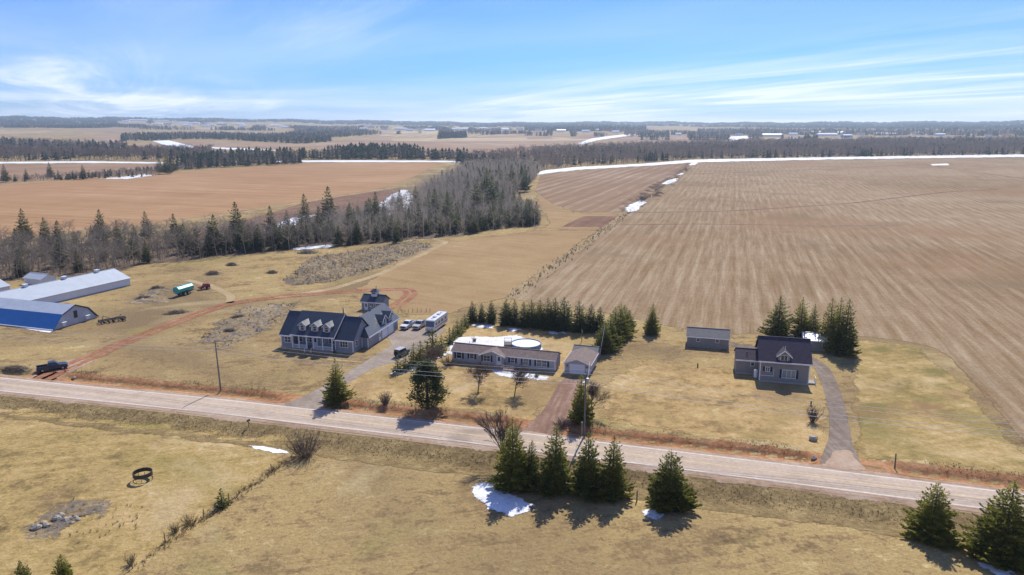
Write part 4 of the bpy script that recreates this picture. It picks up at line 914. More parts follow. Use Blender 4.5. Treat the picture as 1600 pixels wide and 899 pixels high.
bush(839, 590, .9, .8, 8, 'dark little shrub in the snow strip before the bungalow', n=30)
bush(205, 882, 1.3, .8, 9, 'dry weed clump on the pasture fence line at the bottom', 'dry_weeds', 30)
bush(273, 832, 1.1, .9, 10, 'dry weed clump midway along the pasture fence line', 'dry_weeds', 30)
bush(297, 820, 1.2, 1.4, 11, 'broader dry weed clump upper on the pasture fence line', 'dry_weeds', 40)
bush(425, 738, .9, 1.3, 12, 'dry weed clump at the top of the pasture fence line', 'dry_weeds', 30)
bush(1002, 316, 5., 6., 13, 'dark scrub thicket at the snow bank on the field edge', n=80)
bush(1072, 268, 5., 5., 14, 'dark scrub thicket far up the field edge', n=60)

# ------------------------------------------------------------------ the woods
rngw = np.random.default_rng(77)
def scatter(poly, spacing, world_pts=False):
    A_ = np.array(poly if world_pts else [spot(*p)[:2] for p in poly], float); lo, hi = A_.min(0), A_.max(0)
    X, Y = np.meshgrid(np.arange(lo[0], hi[0], spacing), np.arange(lo[1], hi[1], spacing))
    P = np.stack([X.ravel(), Y.ravel()], -1) + rngw.uniform(-.45, .45, (X.size, 2)) * spacing
    return P[poly_sd(P, A_) > 0]
def inview(P, mar=1.05):
    dep = P[:, 1] * math.cos(PITCH) + CAM_H * math.sin(PITCH); return np.abs(P[:, 0] / dep) < .708 * mar
def bare_lite(seed, h=11., n1=15, n2=5, w=.05):
    """slim forest tree: pole trunk, ascending limbs and flat twig blades"""
    rng = np.random.default_rng(seed); segs = []
    top = Vector((rng.normal(0, .4), rng.normal(0, .4), h)); mid = Vector((rng.normal(0, .25), rng.normal(0, .25), h * .5))
    segs.append((Vector((0, 0, -.3)), mid, .13, .09, 0)); segs.append((mid, top, .09, .025, 0))
    cw = rng.uniform(.8, 1.2)
    for _ in range(n1):
        t = rng.uniform(.32, .97); p = mid.lerp(top, (t - .5) * 2) if t > .5 else Vector((0, 0, 0)).lerp(mid, t * 2)
        a = rng.uniform(0, 6.28); L = h * .27 * cw * math.sin(math.pi * min(.97, max(.12, 1.12 - t))) ** .7 * rng.uniform(.7, 1.25); d = Vector((math.cos(a), math.sin(a), rng.uniform(.35, 1.2))).normalized()
        e = p + d * L; segs.append((p, e, w * .7, w * .3, 2))
        for _k in range(n2):
            q = p.lerp(e, rng.uniform(.3, 1.)); g = (d + Vector(rng.normal(0, .6, 3)) + Vector((0, 0, .25))).normalized()
            segs.append((q, q + g * L * rng.uniform(.35, .7), w * .42, w * .2, 3))
    return segs
def blades(segs, wmul=1.):
    """the same skeleton as flat blades (one quad a limb)"""
    V = []; rng = random.Random(5)
    for a, b_, r0, r1, lv in segs:
        d = (b_ - a).normalized(); u = d.orthogonal().normalized(); u.rotate(Matrix.Rotation(rng.uniform(0, 3.14), 3, d))
        V += [a - u * r0 * wmul, a + u * r0 * wmul, b_ + u * r1 * wmul, b_ - u * r1 * wmul]
    return np.array([tuple(v) for v in V], np.float32), np.arange(len(V)).reshape(-1, 4)
WB = [seg_mesh('bare_tree', bare_lite(200 + i, 11., 24, 8, .045), 'twigs', lambda lv: 4 if lv == 0 else 3) for i in range(6)]
def with_pole(VF, h, r):
    V, Fq = VF; n = len(V); a = [(math.cos(k * 1.5708) * r, math.sin(k * 1.5708) * r) for k in range(4)]
    Vp = np.array([(x, y, -.3) for x, y in a] + [(x * .1, y * .1, h) for x, y in a]); Fp = np.array([(k, (k + 1) % 4, 4 + (k + 1) % 4, 4 + k) for k in range(4)]) + n
    return np.concatenate([V, Vp]), np.concatenate([Fq, Fp])
WS = [npmesh('wood_spruce', *with_pole(spruce_parts(300 + i, 12., 3.2, .62, 1.3, .08, .72, lump=.35), 11.8, .16), 'spruce_wood') for i in range(5)]
LB_ = [blades(bare_lite(220 + i, 10.5, 16, 5, .055)) for i in range(6)]
FB_ = [blades(bare_lite(240 + i, 11., 12, 3, .13), 1.5) for i in range(5)]
def cone_lite(seed, h=12., r=2.3, tiers=6, sides=7):
    rng = np.random.default_rng(seed); V = []; F_ = []
    for k in range(tiers):
        t0 = k / tiers; z0 = h * (.08 + .9 * t0); z1 = min(h, z0 + h * .34); R = r * (1 - t0) ** .8 + .15; n0 = len(V); rot = rng.uniform(0, 6.28)
        for i in range(sides * 2):
            a = rot + math.pi * i / sides; q = R * (rng.uniform(.85, 1.2) if i % 2 == 0 else rng.uniform(.45, .65)); V.append((math.cos(a) * q, math.sin(a) * q, z0 + rng.normal(0, .15) + (.25 * R if i % 2 else 0)))
        V.append((rng.normal(0, .1), rng.normal(0, .1), z1)); c = len(V) - 1
        for i in range(sides * 2): F_.append((n0 + i, n0 + (i + 1) % (sides * 2), c, c))
    return np.array(V, np.float32), np.array(F_)[:, :3]
CL = [cone_lite(400 + i) for i in range(5)]; CF = [cone_lite(420 + i, tiers=3, sides=4) for i in range(5)]
def mass(name, P, protos, hs, m, label, cat='wood', wide=None, lift=0.):
    """many trees too far off to count, one object"""
    V = []; F_ = []; n = 0; zs = gz(P[:, 0], P[:, 1]) + lift * hummock(P[:, 0], P[:, 1])
    pick = rngw.integers(0, len(protos), len(P)); rot = rngw.uniform(0, 6.28, len(P)); wd = np.ones(len(P)) if wide is None else wide
    for i in range(len(P)):
        v, f = protos[pick[i]]; c, s_ = math.cos(rot[i]), math.sin(rot[i]); k = hs[i]
        q = np.empty_like(v); q[:, 0] = (v[:, 0] * c - v[:, 1] * s_) * k * wd[i] + P[i, 0]; q[:, 1] = (v[:, 0] * s_ + v[:, 1] * c) * k * wd[i] + P[i, 1]; q[:, 2] = v[:, 2] * k + zs[i]
        V.append(q); F_.append(f + n); n += len(v)
    o = link(name, npmesh(name, np.concatenate(V), np.concatenate(F_), m)); return tag(o, label, cat, kind='stuff')
# the stream wood: nearest trees one by one, the rest as a mass
NUM = 'first second third fourth fifth sixth seventh eighth ninth tenth eleventh twelfth thirteenth fourteenth fifteenth sixteenth seventeenth eighteenth nineteenth'.split()
def nth(i): return NUM[i] if i < 19 else ['twentieth', 'thirtieth', 'fortieth', 'fiftieth'][(i + 1) // 10 - 2] if (i + 1) % 10 == 0 else ['twenty', 'thirty', 'forty', 'fifty'][(i + 1) // 10 - 2] + ' ' + NUM[i % 10]
TALL = [(40, 378, 326), (74, 390, 340), (95, 395, 345), (160, 376, 327), (186, 385, 344), (230, 372, 330), (275, 384, 334), (290, 395, 350), (338, 396, 335), (372, 378, 316), (378, 392, 342), (425, 375, 322), (330, 388, 345), (405, 392, 350),
        (478, 362, 303), (515, 352, 291), (500, 372, 322), (548, 366, 318), (578, 356, 310), (588, 348, 300), (600, 372, 338), (560, 380, 345), (640, 366, 325), (655, 362, 318), (680, 345, 295), (700, 350, 300), (716, 362, 327), (736, 358, 325), (742, 364, 332), (752, 358, 328),
        (766, 356, 322), (705, 364, 335), (690, 368, 338), (768, 330, 275), (775, 325, 283), (746, 335, 280), (820, 300, 258), (826, 350, 311), (836, 350, 321), (808, 348, 315), (815, 345, 330), (650, 330, 292), (625, 335, 297), (460, 385, 348), (440, 388, 352), (530, 384, 352), (620, 380, 350), (780, 352, 325), (795, 352, 330), (760, 312, 262), (800, 296, 255), (815, 290, 258)]
tb = []
for k_, (x, y, t) in enumerate(sorted(TALL)):
    b = spot(x, y); tb.append((b, max(5., height_to(t, b)), k_))
clr = [np.array([spot(*p)[:2] for p in q]) for q in ([(585, 328), (610, 302), (640, 292), (662, 325), (630, 336)], [(555, 340), (590, 328), (615, 334), (590, 344)], [(412, 363), (440, 346), (480, 334), (496, 336), (470, 352)])]
P = scatter(WOOD, 4.0); P = P[inview(P)]
th = np.ones(len(P), bool)
for q in clr: th &= ~((poly_sd(P, q) > -1) & (rngw.random(len(P)) < .68))
left = P[:, 0] < -105; th &= ~(left & (rngw.random(len(P)) < .18))
P = P[th]
dist = np.hypot(P[:, 0], P[:, 1]); con = rngw.random(len(P)) < np.where(P[:, 0] > -60, .14, .07)
for p in P[con]:
    tb.append((Vector((p[0], p[1], 0)), float(rngw.uniform(6.5, 11.5)), 'common'))
def region(x):
    return 'behind the barns' if x < -95 else 'behind the brush piles' if x < -58 else 'beyond the scrubby mound' if x < -22 else 'at its right tip by the hayfield'
for k_ in range(40):
    u = (k_ * .618 + .07) % 1; e_ = spot(300 + 530 * u, float(np.interp(300 + 530 * u, [300, 400, 460, 560, 650, 720, 765, 845], [405, 394, 388, 382, 372, 367, 359, 352])) - rngw.uniform(0, 9)); tb.append((e_, float(rngw.uniform(6, 10.5)), 'common'))
tb.sort(key=lambda a: a[0].y)
for b, h, k in tb[:300]:
    o = link('wood_spruce', WS[random.randrange(5)], None, b); s = h / 12; o.scale = (s * random.uniform(.85, 1.15),) * 2 + (s,); o.rotation_euler = (0, 0, random.uniform(0, 6.28))
    rg = region(b.x)
    if k == 'common': tag(o, 'half hidden dark spruce in the stream wood ' + rg, 'tree', 'wood spruces ' + rg)
    else: tag(o, 'tall spruce rising out of the stream wood, ' + nth(k) + ' from the left', 'tree', 'tall spruces rising out of the stream wood')
if len(tb) > 300:
    mass('spruce_wood', np.array([b[:2] for b, h, k in tb[300:]]), CL, np.array([h / 12 for b, h, k in tb[300:]]), 'spruce_wood', 'dark spruces in the far part of the stream wood')
Pb = P[~con]; Pb = Pb[np.argsort(Pb[:, 1])]; print('bare in wood', len(Pb), 'spruce', len(tb))
for p in Pb[:300]:
    o = link('bare_tree', WB[random.randrange(6)], None, (p[0], p[1], 0)); s = random.uniform(.5, 1.02); o.scale = (s * random.uniform(.95, 1.5),) * 2 + (s,); o.rotation_euler = (0, 0, random.uniform(0, 6.28))
    rg = region(p[0]); tag(o, 'grey leafless tree at the near edge of the stream wood ' + rg, 'tree', 'bare wood edge trees ' + rg)
rest = Pb[300:]
mass('bare_wood', rest, LB_, rngw.uniform(.5, 1.08, len(rest)), 'twigs', 'grey leafless trees filling the stream wood', wide=rngw.uniform(1., 1.5, len(rest)))
# scrub under the wood
us = scatter(WOOD, 3.4); us = us[inview(us)]
mass('underbrush', us, [blades(bare_lite(260 + i, 3., 9, 2, .07)) for i in range(4)], rngw.uniform(.6, 1.3, len(us)), 'brush', 'low grey brush under the stream wood', 'brush', np.full(len(us), 1.6))

# belts and woods beyond the fields
def belt(poly, sp, frac, label, hb=(.8, 1.2), hc=(.7, 1.2), protos=(FB_, CF), names=('bare_wood', 'spruce_wood'), wide=1.3, world_pts=False):
    Q = scatter(poly, sp, world_pts); Q = Q[inview(Q)]
    if world_pts:                                  # leave the farmsteads standing in the open
        az_, r_ = np.arctan2(Q[:, 0], Q[:, 1]), np.hypot(Q[:, 0], Q[:, 1]); ok = np.ones(len(Q), bool)
        for b_ in FBP: ok &= ~((np.abs(az_ - math.atan2(b_.x, b_.y)) < .012) & (r_ < b_.length + 30) & (r_ > b_.length - 900))
        Q = Q[ok]
        if len(Q) < 8: return
    c = rngw.random(len(Q)) < frac + .28 * (np.sin(Q[:, 0] / 47.) * np.sin(Q[:, 0] / 19. + 1) > .45) * (frac > 0)
    if (~c).sum() > 3: mass(names[0], Q[~c], protos[0], rngw.uniform(*hb, (~c).sum()), 'twigs_far', 'leafless trees of the ' + label, wide=np.full((~c).sum(), wide))
    if c.sum() > 3: mass(names[1], Q[c], protos[1], rngw.uniform(*hc, c.sum()), 'spruce_far', 'dark conifers of the ' + label, wide=np.full(c.sum(), wide))
belt([(838, 269), (900, 261), (1086, 250), (1350, 246), (1700, 241), (1700, 238), (1350, 241.5), (1086, 245), (900, 255), (845, 262)], 6.5, .10, 'wood edge behind the far snow band', (.9, 1.4), (.8, 1.25))
belt([(735, 262), (845, 262), (900, 255), (1086, 245), (1350, 241.5), (1700, 238), (1700, 223), (1350, 223), (1150, 226), (1000, 231), (860, 238), (780, 246), (700, 252)], 13, .12, 'wide wood beyond the fields', (1.0, 1.5), (.8, 1.2), wide=2.1)
belt([(-80, 255), (140, 251.5), (262, 252), (330, 250), (330, 241), (200, 240), (0, 242), (-80, 243)], 10, .05, 'left tree belt', (1., 1.6), (.9, 1.6), wide=1.7)
belt([(262, 262), (330, 256), (430, 250), (700, 251), (730, 255), (730, 247), (560, 246), (400, 246), (330, 248)], 8.5, .38, 'belt behind the brown field', (.9, 1.3), (.8, 1.5), wide=1.6)
belt([(500, 243), (560, 236), (640, 238), (660, 244), (560, 246)], 12, .6, 'spruce belt behind the brown field', (1., 1.4), (1., 1.6), wide=1.6)
belt([(190, 222), (330, 218), (470, 226), (520, 222), (500, 215), (300, 212), (190, 214)], 17, .6, 'left spruce belt on the rise', (1., 1.5), (.9, 1.5), wide=1.9)
belt([(-60, 243), (60, 238), (190, 236), (200, 228), (-60, 236)], 16, .3, 'belt under the left rise', (1., 1.5), (.9, 1.4), wide=2.)
belt([(440, 222), (560, 213), (600, 210), (560, 205), (470, 208), (440, 214)], 19, .5, 'belt beside the far straw field', (1., 1.6), (.9, 1.6), wide=2.)
belt([(684, 218), (700, 217), (730, 216), (728, 213.5), (690, 215)], 12, 1., 'clump in the far brown field', (1, 1.2), (1.2, 2.), wide=1.6)
belt([(820, 205), (930, 206), (1010, 206), (1010, 200), (900, 199), (820, 200)], 24, .6, 'trees round the village', (1., 1.6), (1., 1.9), wide=2.)
belt([(1090, 209), (1250, 212), (1600, 214), (1700, 215), (1700, 208), (1400, 206), (1200, 204), (1090, 205)], 24, .35, 'trees round the right village', (1., 1.6), (1., 1.7), wide=2.2)
FARB = [('left skyline farms', [(215, 189, 24, 'b'), (196, 191, 10, 'h'), (245, 195, 14, 'b'), (255, 190, 14, 'u'), (262, 196, 10, 'h'), (282, 193, 22, 'b'), (292, 197, 12, 'b'), (302, 194, 16, 'b'), (320, 198, 14, 'b'), (330, 197, 10, 'h'), (345, 195, 14, 'u'), (372, 195, 16, 'b'), (380, 198, 10, 'h'), (430, 198, 14, 'b'), (445, 200, 10, 'h')]),
        ('central village', [(568, 203, 12, 'h'), (580, 201, 10, 'h'), (600, 203, 10, 'h'), (625, 203, 20, 'b'), (640, 205, 10, 'h'), (655, 203, 12, 'h'), (672, 205, 16, 'b'), (718, 203, 30, 'b'), (755, 202, 12, 'b'), (790, 204, 12, 'h'), (812, 203, 10, 'h'), (830, 203, 14, 'b'), (842, 205, 12, 'h'), (877, 206, 14, 'b'), (915, 207, 12, 'h'), (935, 205, 10, 'u'), (962, 208, 10, 'h')]),
        ('right village', [(1060, 212, 8, 'h'), (1155, 213, 10, 'h'), (1206, 214, 30, 'b'), (1240, 212, 12, 'h'), (1258, 210, 12, 'h'), (1274, 209, 14, 'b'), (1294, 213, 30, 'b'), (1316, 210, 18, 'b'), (1325, 215, 16, 'u'), (1345, 212, 10, 'h'), (1378, 212, 18, 'b'), (1396, 212, 10, 'r'), (1436, 210, 14, 'b'), (1470, 213, 14, 'b'), (1500, 212, 8, 'h'), (1545, 214, 8, 'h')])]
FBP = [spot(x, y) for g_, l_ in FARB for x, y, w_, k_ in l_]
# more copses on the far slopes
for k in range(70):
    az = math.radians(-36 + 72 * ((k * .618) % 1)); R = 1900 + 2900 * ((k * .377 + .1) % 1); c = Vector((math.sin(az) * R, math.cos(az) * R))
    if -.02 < az < .2 and R < 2500: continue
    L_, W_ = 90 + 160 * ((k * .271) % 1), 22 + 30 * ((k * .53) % 1); th = (k * 1.7) % 3.1 * .35 - .5; e = Vector((math.cos(th), math.sin(th))); f = Vector((-e.y, e.x))
    belt([c + e * L_ + f * W_, c + e * L_ * .9 - f * W_, c - e * L_ - f * W_ * .7, c - e * L_ * .8 + f * W_], 13, .25 + .5 * (k % 3 == 0), 'copse on the far slopes', (1., 1.5), (.9, 1.5), wide=2., world_pts=True)
# wooded hills on the skyline
Q = np.stack([rngw.uniform(-.74, .74, 9000), np.sqrt(rngw.uniform(3800 ** 2, 7600 ** 2, 9000))], -1); Q = np.stack([np.sin(Q[:, 0]) * Q[:, 1], np.cos(Q[:, 0]) * Q[:, 1]], -1)
nz = np.sin(Q[:, 0] / 420. + 2) + np.sin(Q[:, 1] / 390. + Q[:, 0] / 800.) + .8 * np.sin(Q[:, 0] / 190. + Q[:, 1] / 260.)
nz += 2.6 * smooth(5200, 6300, np.hypot(Q[:, 0], Q[:, 1]))
Q = Q[(nz > .25)]; Q = Q[inview(Q)]
az_, r_ = np.arctan2(Q[:, 0], Q[:, 1]), np.hypot(Q[:, 0], Q[:, 1]); ok = np.ones(len(Q), bool)
for b_ in FBP: ok &= ~((np.abs(az_ - math.atan2(b_.x, b_.y)) < .01) & (r_ < b_.length + 60))
Q = Q[ok]
mass('hill_wood', Q, CF, rngw.uniform(.8, 1.35, len(Q)), 'spruce_far', 'blue wooded hills along the skyline', wide=rngw.uniform(6., 11., len(Q)))
# conifers one can pick out in the hedge row at left
for k_, (x, y, t) in enumerate([(9, 285, 257), (24, 284, 272), (42, 282, 264), (79, 278, 254), (92, 281, 266), (104, 281, 272), (115, 280, 266), (131, 280, 258), (250, 270, 246), (262, 272, 238), (272, 268, 250)]):
    b = spot(x, y); h = height_to(t, b); o = link('hedgerow_spruce', WS[random.randrange(5)], None, b); s = h / 12; o.scale = (s * 1.1, s * 1.1, s); o.rotation_euler = (0, 0, x)
    tag(o, ['first', 'second', 'third', 'fourth', 'fifth', 'sixth', 'seventh', 'eighth', 'ninth', 'tenth', 'last'][k_] + ' spruce in the far left scrub row, as placed from the frame edge', 'tree', 'spruces in the left scrub row')
belt([(0, 287), (60, 284), (150, 281), (240, 276), (262, 270), (330, 262), (320, 257), (250, 265), (150, 274), (60, 280)], 5., .06, 'left scrub row', (.3, .6), (.3, .5), wide=1.8)
belt([(262, 268), (330, 263), (400, 260), (470, 257), (470, 253), (400, 256), (330, 258)], 6., .35, 'row at the end of the brown field', (.7, 1.), (.6, 1.2), wide=1.5)

# ------------------------------------------------------------------ poles and wires
mat('pole_wood', (.17, .155, .14), .9, .2, 3)
mat('wire', (.5, .5, .5), .45, .05)
mat('galvanised', (.45, .46, .47), .4, .1, metallic=.6)
POLES = []
def utility_pole(loc, h, lean, label, arm=True, transformer=False, lamp=False):
    t = thing('utility_pole', label, 'utility pole', loc, -15, 'utility poles along the road')
    MB().tube((0, 0, -.3), (lean, 0, h), .17, .11, 9).build('post', 'pole_wood', t)
    for dz in ((.25,) if arm else ()):
        a = MB().box(lean - .08, lean + .06, -1.0, 1.0, h - dz - .12, h - dz).build('cross_arm', 'timber', t)
        for y in (-.9, 0, .9): MB().tube((lean, y, h - dz), (lean, y, h - dz + .25), .05, .03).build('insulator', 'galvanised', a)
    if transformer:
        MB().tube((lean + .35, -.1, h - 2.1), (lean + .35, -.1, h - 1.1), .24, .24, 10).build('transformer', 'galvanised', t)
    if lamp:
        l_ = MB().path([(lean * .8, 0, h - 1.6), (lean * .8, -.8, h - 1.25), (lean * .8, -1.7, h - 1.2)], .035).build('lamp_arm', 'galvanised', t)
        MB().box(lean * .8 - .13, lean * .8 + .13, -2.2, -1.6, h - 1.28, h - 1.12).build('lamp_head', 'galvanised', l_)
    POLES.append((Vector(loc), h, lean)); return t
pl = spot(345, 610); pm = spot(913, 683)
utility_pole((-131.5, 154.2, float(gz(-131.5, 154.2))), 10, 0, 'utility pole beyond the left frame edge')
utility_pole(pl, height_to(532, pl), -.25, 'grey utility pole by the road before the navy roofed house')
utility_pole(pm, height_to(581, pm), 0, 'utility pole with street lamp at the mouth of the red drive', True, True, True)
utility_pole((85.5, 94.9, float(gz(85.5, 94.9))), 10.5, 0, 'utility pole beyond the right frame edge')
gp = spot(909, 682); tag(MB().tube((0, 0, -.1), (0, 0, 2.6), .07, .07, 6).build('marker_post', 'galvanised'), 'short pale post right beside the utility pole', 'post').location = gp
wl_ = ['topmost', 'upper middle', 'lower middle', 'lowest']
for i in range(3):
    for k, (dz, dy, r) in enumerate(((.0, .9, .02), (.0, -.9, .02), (1.5, 0, .028), (2.2, 0, .028))):
        (a, ha, la), (b, hb, lb) = POLES[i], POLES[i + 1]
        A0 = a + Vector((la + dy * .25, dy * .96, ha - dz)); B0 = b + Vector((lb + dy * .25, dy * .96, hb - dz)); pts = []
        for j in range(25):
            u = j / 24; q = A0.lerp(B0, u); q.z -= 1.1 * 4 * u * (1 - u); pts.append(q)
        tag(MB().path(pts, r, 4).build('power_line', 'wire'), '%s power line wire on the %s' % (['farther top', 'nearer top', 'third', 'lowest'][k], ['left span running off the frame', 'middle span between the two poles', 'right span crossing the lawns'][i]), 'wire', 'power lines along the road')
sv = MB(); pts = []
A0 = pm + Vector((0, 0, 8.)); B0 = Gb.matrix_world @ Vector((0, 0, 0)); B0 = Vector((16.3, 144.3, 2.9))
for j in range(17): u = j / 16; q = A0.lerp(B0, u); q.z -= .5 * 4 * u * (1 - u); pts.append(q)
tag(sv.path(pts, .025, 4).build('service_wire', 'wire'), 'service wire dropping from the lamp pole to the garage', 'wire')
ms = spot(937, 556); tag(MB().tube((0, 0, -.1), (1.2, 1.5, height_to(511, ms) * 1.02), .07, .04, 6).build('flag_mast', 'trim'), 'leaning white mast behind the garage against the spruces', 'mast').location = ms
cp = spot(909, 535)
cl_ = thing('clothes_pole', 'rusty clothes line pole on the back lawn of the bungalow', 'pole', cp); MB().tube((0, 0, -.1), (0, 0, 3.2), .08, .07, 6).build('post', 'timber', cl_); MB().box(-.06, .06, -.9, .9, 2.7, 2.85).build('cross_arm', 'timber', cl_)

# ------------------------------------------------------------------ pool
pv = spot(822, 544)
mat('pool_wall', (.10, .16, .24), .5, .1); mat('pool_cover', (.64, .69, .72), .6, .12, .8)
pool = thing('swimming_pool', 'round above ground pool with pale cover behind the bungalow', 'pool', (pv.x, pv.y, 0))
ring = MB(); n = 28
for i in range(n):
    a0, a1 = 6.2832 * i / n, 6.2832 * (i + 1) / n
    ring.add([(math.cos(a) * r, math.sin(a) * r, z) for a, r, z in ((a0, 3.6, 0), (a1, 3.6, 0), (a1, 3.6, 1.3), (a0, 3.6, 1.3), (a0, 3.4, 1.3), (a1, 3.4, 1.3), (a1, 3.4, .9), (a0, 3.4, .9))], [(0, 1, 2, 3), (3, 2, 5, 4), (4, 5, 6, 7)])
ring.build('wall', 'pool_wall', pool)
MB().add([(math.cos(6.2832 * i / n) * 3.42, math.sin(6.2832 * i / n) * 3.42, 1.12) for i in range(n)], [tuple(range(n))]).build('cover', 'pool_cover', pool)
MB().box(-5.2, -3.3, -1.4, 1.0, 0, 1.25).build('deck', 'timber', pool)
dr = MB()
for x, y in ((-5.15, -1.35), (-5.15, .95), (-3.4, -1.35), (-3.4, .95)): dr.box(x - .05, x + .05, y - .05, y + .05, 1.25, 2.2)
dr.box(-5.2, -5.12, -1.4, 1., 2.1, 2.2).box(-5.1, -3.35, -1.4, -1.32, 2.1, 2.2).box(-5.1, -3.35, .92, 1., 2.1, 2.2).build('railing', 'timber', pool)

# ------------------------------------------------------------------ vehicles
def paint(name, col, rough=.3): mat(name, col, rough, .04, 1.5, spec=.6)
paint('paint_dark', (.022, .03, .042)); paint('paint_white', (.66, .66, .66)); paint('paint_silver', (.42, .41, .39)); paint('paint_teal', (.012, .33, .27), .35); paint('paint_red', (.28, .025, .02), .45); paint('paint_jeep', (.07, .11, .14))
mat('rubber', (.015, .015, .016), .85, .1); mat('lamp_clear', (.6, .6, .58), .2, .02); mat('lamp_red', (.30, .01, .01), .3, .02)
def wheel(parent, x, y, r=.40, w=.28, m='galvanised'):
    t = MB().tube((x, y - w / 2, r), (x, y + w / 2, r), r, r, 16).build('wheel', 'rubber', parent)
    s = 1 if y > 0 else -1
    MB().tube((x, y + s * (w / 2 - .02), r), (x, y + s * (w / 2 + .015), r), r * .62, r * .55, 12).build('rim', m, t)
def pickup(label, loc, deg, m, glass='glass', group='pickup trucks'):
    t = thing('pickup_truck', label, 'pickup truck', loc, deg, group)
    prof = [(-2.8, .55), (2.75, .5), (2.82, .75), (2.78, 1.02), (2.55, 1.12), (1.3, 1.2), (.95, 1.22), (-.85, 1.22), (-.85, .62), (-2.8, .62)]
    body = MB().prism([(-.83, .5), (2.75, .46), (2.84, .72), (2.78, 1.0), (2.55, 1.1), (1.25, 1.2), (-.83, 1.22)], 'y', -.98, .98).build('body', m, t)
    MB().box(-2.85, -.85, -.98, .98, .5, .72).box(-2.85, -.85, -.98, -.86, .72, 1.24).box(-2.85, -.85, .86, .98, .72, 1.24).box(-2.85, -2.75, -.86, .86, .72, 1.22).build('truck_bed', m, t)
    cab = MB().add([(-.84, -.93, 1.22), (1.28, -.93, 1.2), (1.28, .93, 1.2), (-.84, .93, 1.22), (-.62, -.74, 1.86), (.52, -.74, 1.86), (.52, .74, 1.86), (-.62, .74, 1.86)],
                   [(0, 1, 2, 3), (4, 5, 6, 7), (0, 1, 5, 4), (1, 2, 6, 5), (2, 3, 7, 6), (3, 0, 4, 7)]).build('cab', m, t)
    MB().add([(1.22, -.82, 1.27), (1.22, .82, 1.27), (.60, .66, 1.80), (.60, -.66, 1.80), (1.27, -.82, 1.27), (1.27, .82, 1.27), (.64, .66, 1.82), (.64, -.66, 1.82)], [(0, 1, 2, 3), (4, 5, 6, 7), (0, 1, 5, 4), (2, 3, 7, 6), (1, 2, 6, 5), (0, 3, 7, 4)]).build('windshield', glass, cab)
    for s in (-1, 1):
        for x0, x1, x2, x3 in ((-.72, .15, .15, -.58), (.22, 1.05, .50, .22)):
            MB().add([(x0, s * .945, 1.28), (x1, s * .945, 1.28), (x2, s * .775, 1.78), (x3, s * .775, 1.78), (x0, s * .90, 1.28), (x1, s * .90, 1.28), (x2, s * .73, 1.78), (x3, s * .73, 1.78)], [(0, 1, 2, 3), (4, 5, 6, 7), (0, 1, 5, 4), (2, 3, 7, 6), (1, 2, 6, 5), (0, 3, 7, 4)]).build('side_window', glass, cab)
        MB().box(2.72, 2.86, s * .78 - .16, s * .78 + .16, .78, .98).build('headlight', 'lamp_clear', t)
        MB().box(-2.88, -2.8, s * .9 - .07, s * .9 + .07, .8, 1.15).build('tail_light', 'lamp_red', t)
        MB().box(.95, 1.12, s * 1.08 - .1, s * 1.08 + .1, 1.24, 1.42).build('mirror', 'dark_metal', t)
    MB().add([(-.88, -.7, 1.3), (-.88, .7, 1.3), (-.70, .6, 1.76), (-.70, -.6, 1.76), (-.83, -.7, 1.3), (-.83, .7, 1.3), (-.66, .6, 1.76), (-.66, -.6, 1.76)], [(0, 1, 2, 3), (4, 5, 6, 7), (0, 1, 5, 4), (2, 3, 7, 6), (1, 2, 6, 5), (0, 3, 7, 4)]).build('rear_window', glass, cab)
    MB().box(2.78, 2.98, -.95, .95, .42, .62).build('bumper', 'galvanised', t); MB().box(-3.0, -2.86, -.95, .95, .46, .62).build('bumper', 'galvanised', t)
    MB().box(2.80, 2.90, -.58, .58, .66, .98).build('grille', 'dark_metal', t)
    for x in (1.85, -1.85):
        for y in (-.86, .86): wheel(t, x, y)
    return t
a = spot(62, 582); b = spot(99, 576); c = (a + b) / 2
pickup('dark pickup truck parked at the mouth of the red track', (c.x, c.y + .4, 0), math.degrees(math.atan2(b.y - a.y, b.x - a.x)), 'paint_dark')
a = spot(637, 513); pickup('white pickup truck with dark hood end, parked nearest the garage doors', (a.x, a.y + .6, .06), -108, 'paint_white')
a = spot(656, 513); pickup('silver pickup truck parked between white truck and motorhome', (a.x, a.y + .6, .06), -108, 'paint_silver')
# motorhome
a = spot(682, 514)
rv = thing('motorhome', 'white boxy motorhome parked at the end of the paved drive', 'motorhome', (a.x, a.y + .5, .06), -106)
MB().prism([(-4.7, .6), (4.3, .5), (4.55, .9), (4.55, 1.5), (4.15, 3.05), (3.9, 3.2), (-4.6, 3.25), (-4.75, 3.0)], 'y', -1.25, 1.25).build('body', 'paint_white', rv)
MB().add([(4.56, -1.1, 1.55), (4.56, 1.1, 1.55), (4.2, 1.1, 2.9), (4.2, -1.1, 2.9), (4.6, -1.1, 1.55), (4.6, 1.1, 1.55), (4.24, 1.1, 2.9), (4.24, -1.1, 2.9)], [(0, 1, 2, 3), (4, 5, 6, 7), (0, 1, 5, 4), (2, 3, 7, 6), (1, 2, 6, 5), (0, 3, 7, 4)]).build('windshield', 'glass', rv)
for s in (-1, 1):
    MB().box(-4.6, 4.2, min(s * 1.255, s * 1.265), max(s * 1.255, s * 1.265), 1.15, 1.38).build('stripe', 'paint_jeep', rv)
    for x, w in ((3.2, .9), (1.4, 1.1), (-.8, 1.2), (-3.2, 1.1)): MB().box(x - w / 2, x + w / 2, min(s * 1.255, s * 1.275), max(s * 1.255, s * 1.275), 1.75, 2.45).build('side_window', 'glass', rv)
    MB().box(4.5, 4.62, s * .9 - .18, s * .9 + .18, .8, 1.0).build('headlight', 'lamp_clear', rv)
    for x in (2.9, -2.3): wheel(rv, x, s * 1.05, .45, .3)
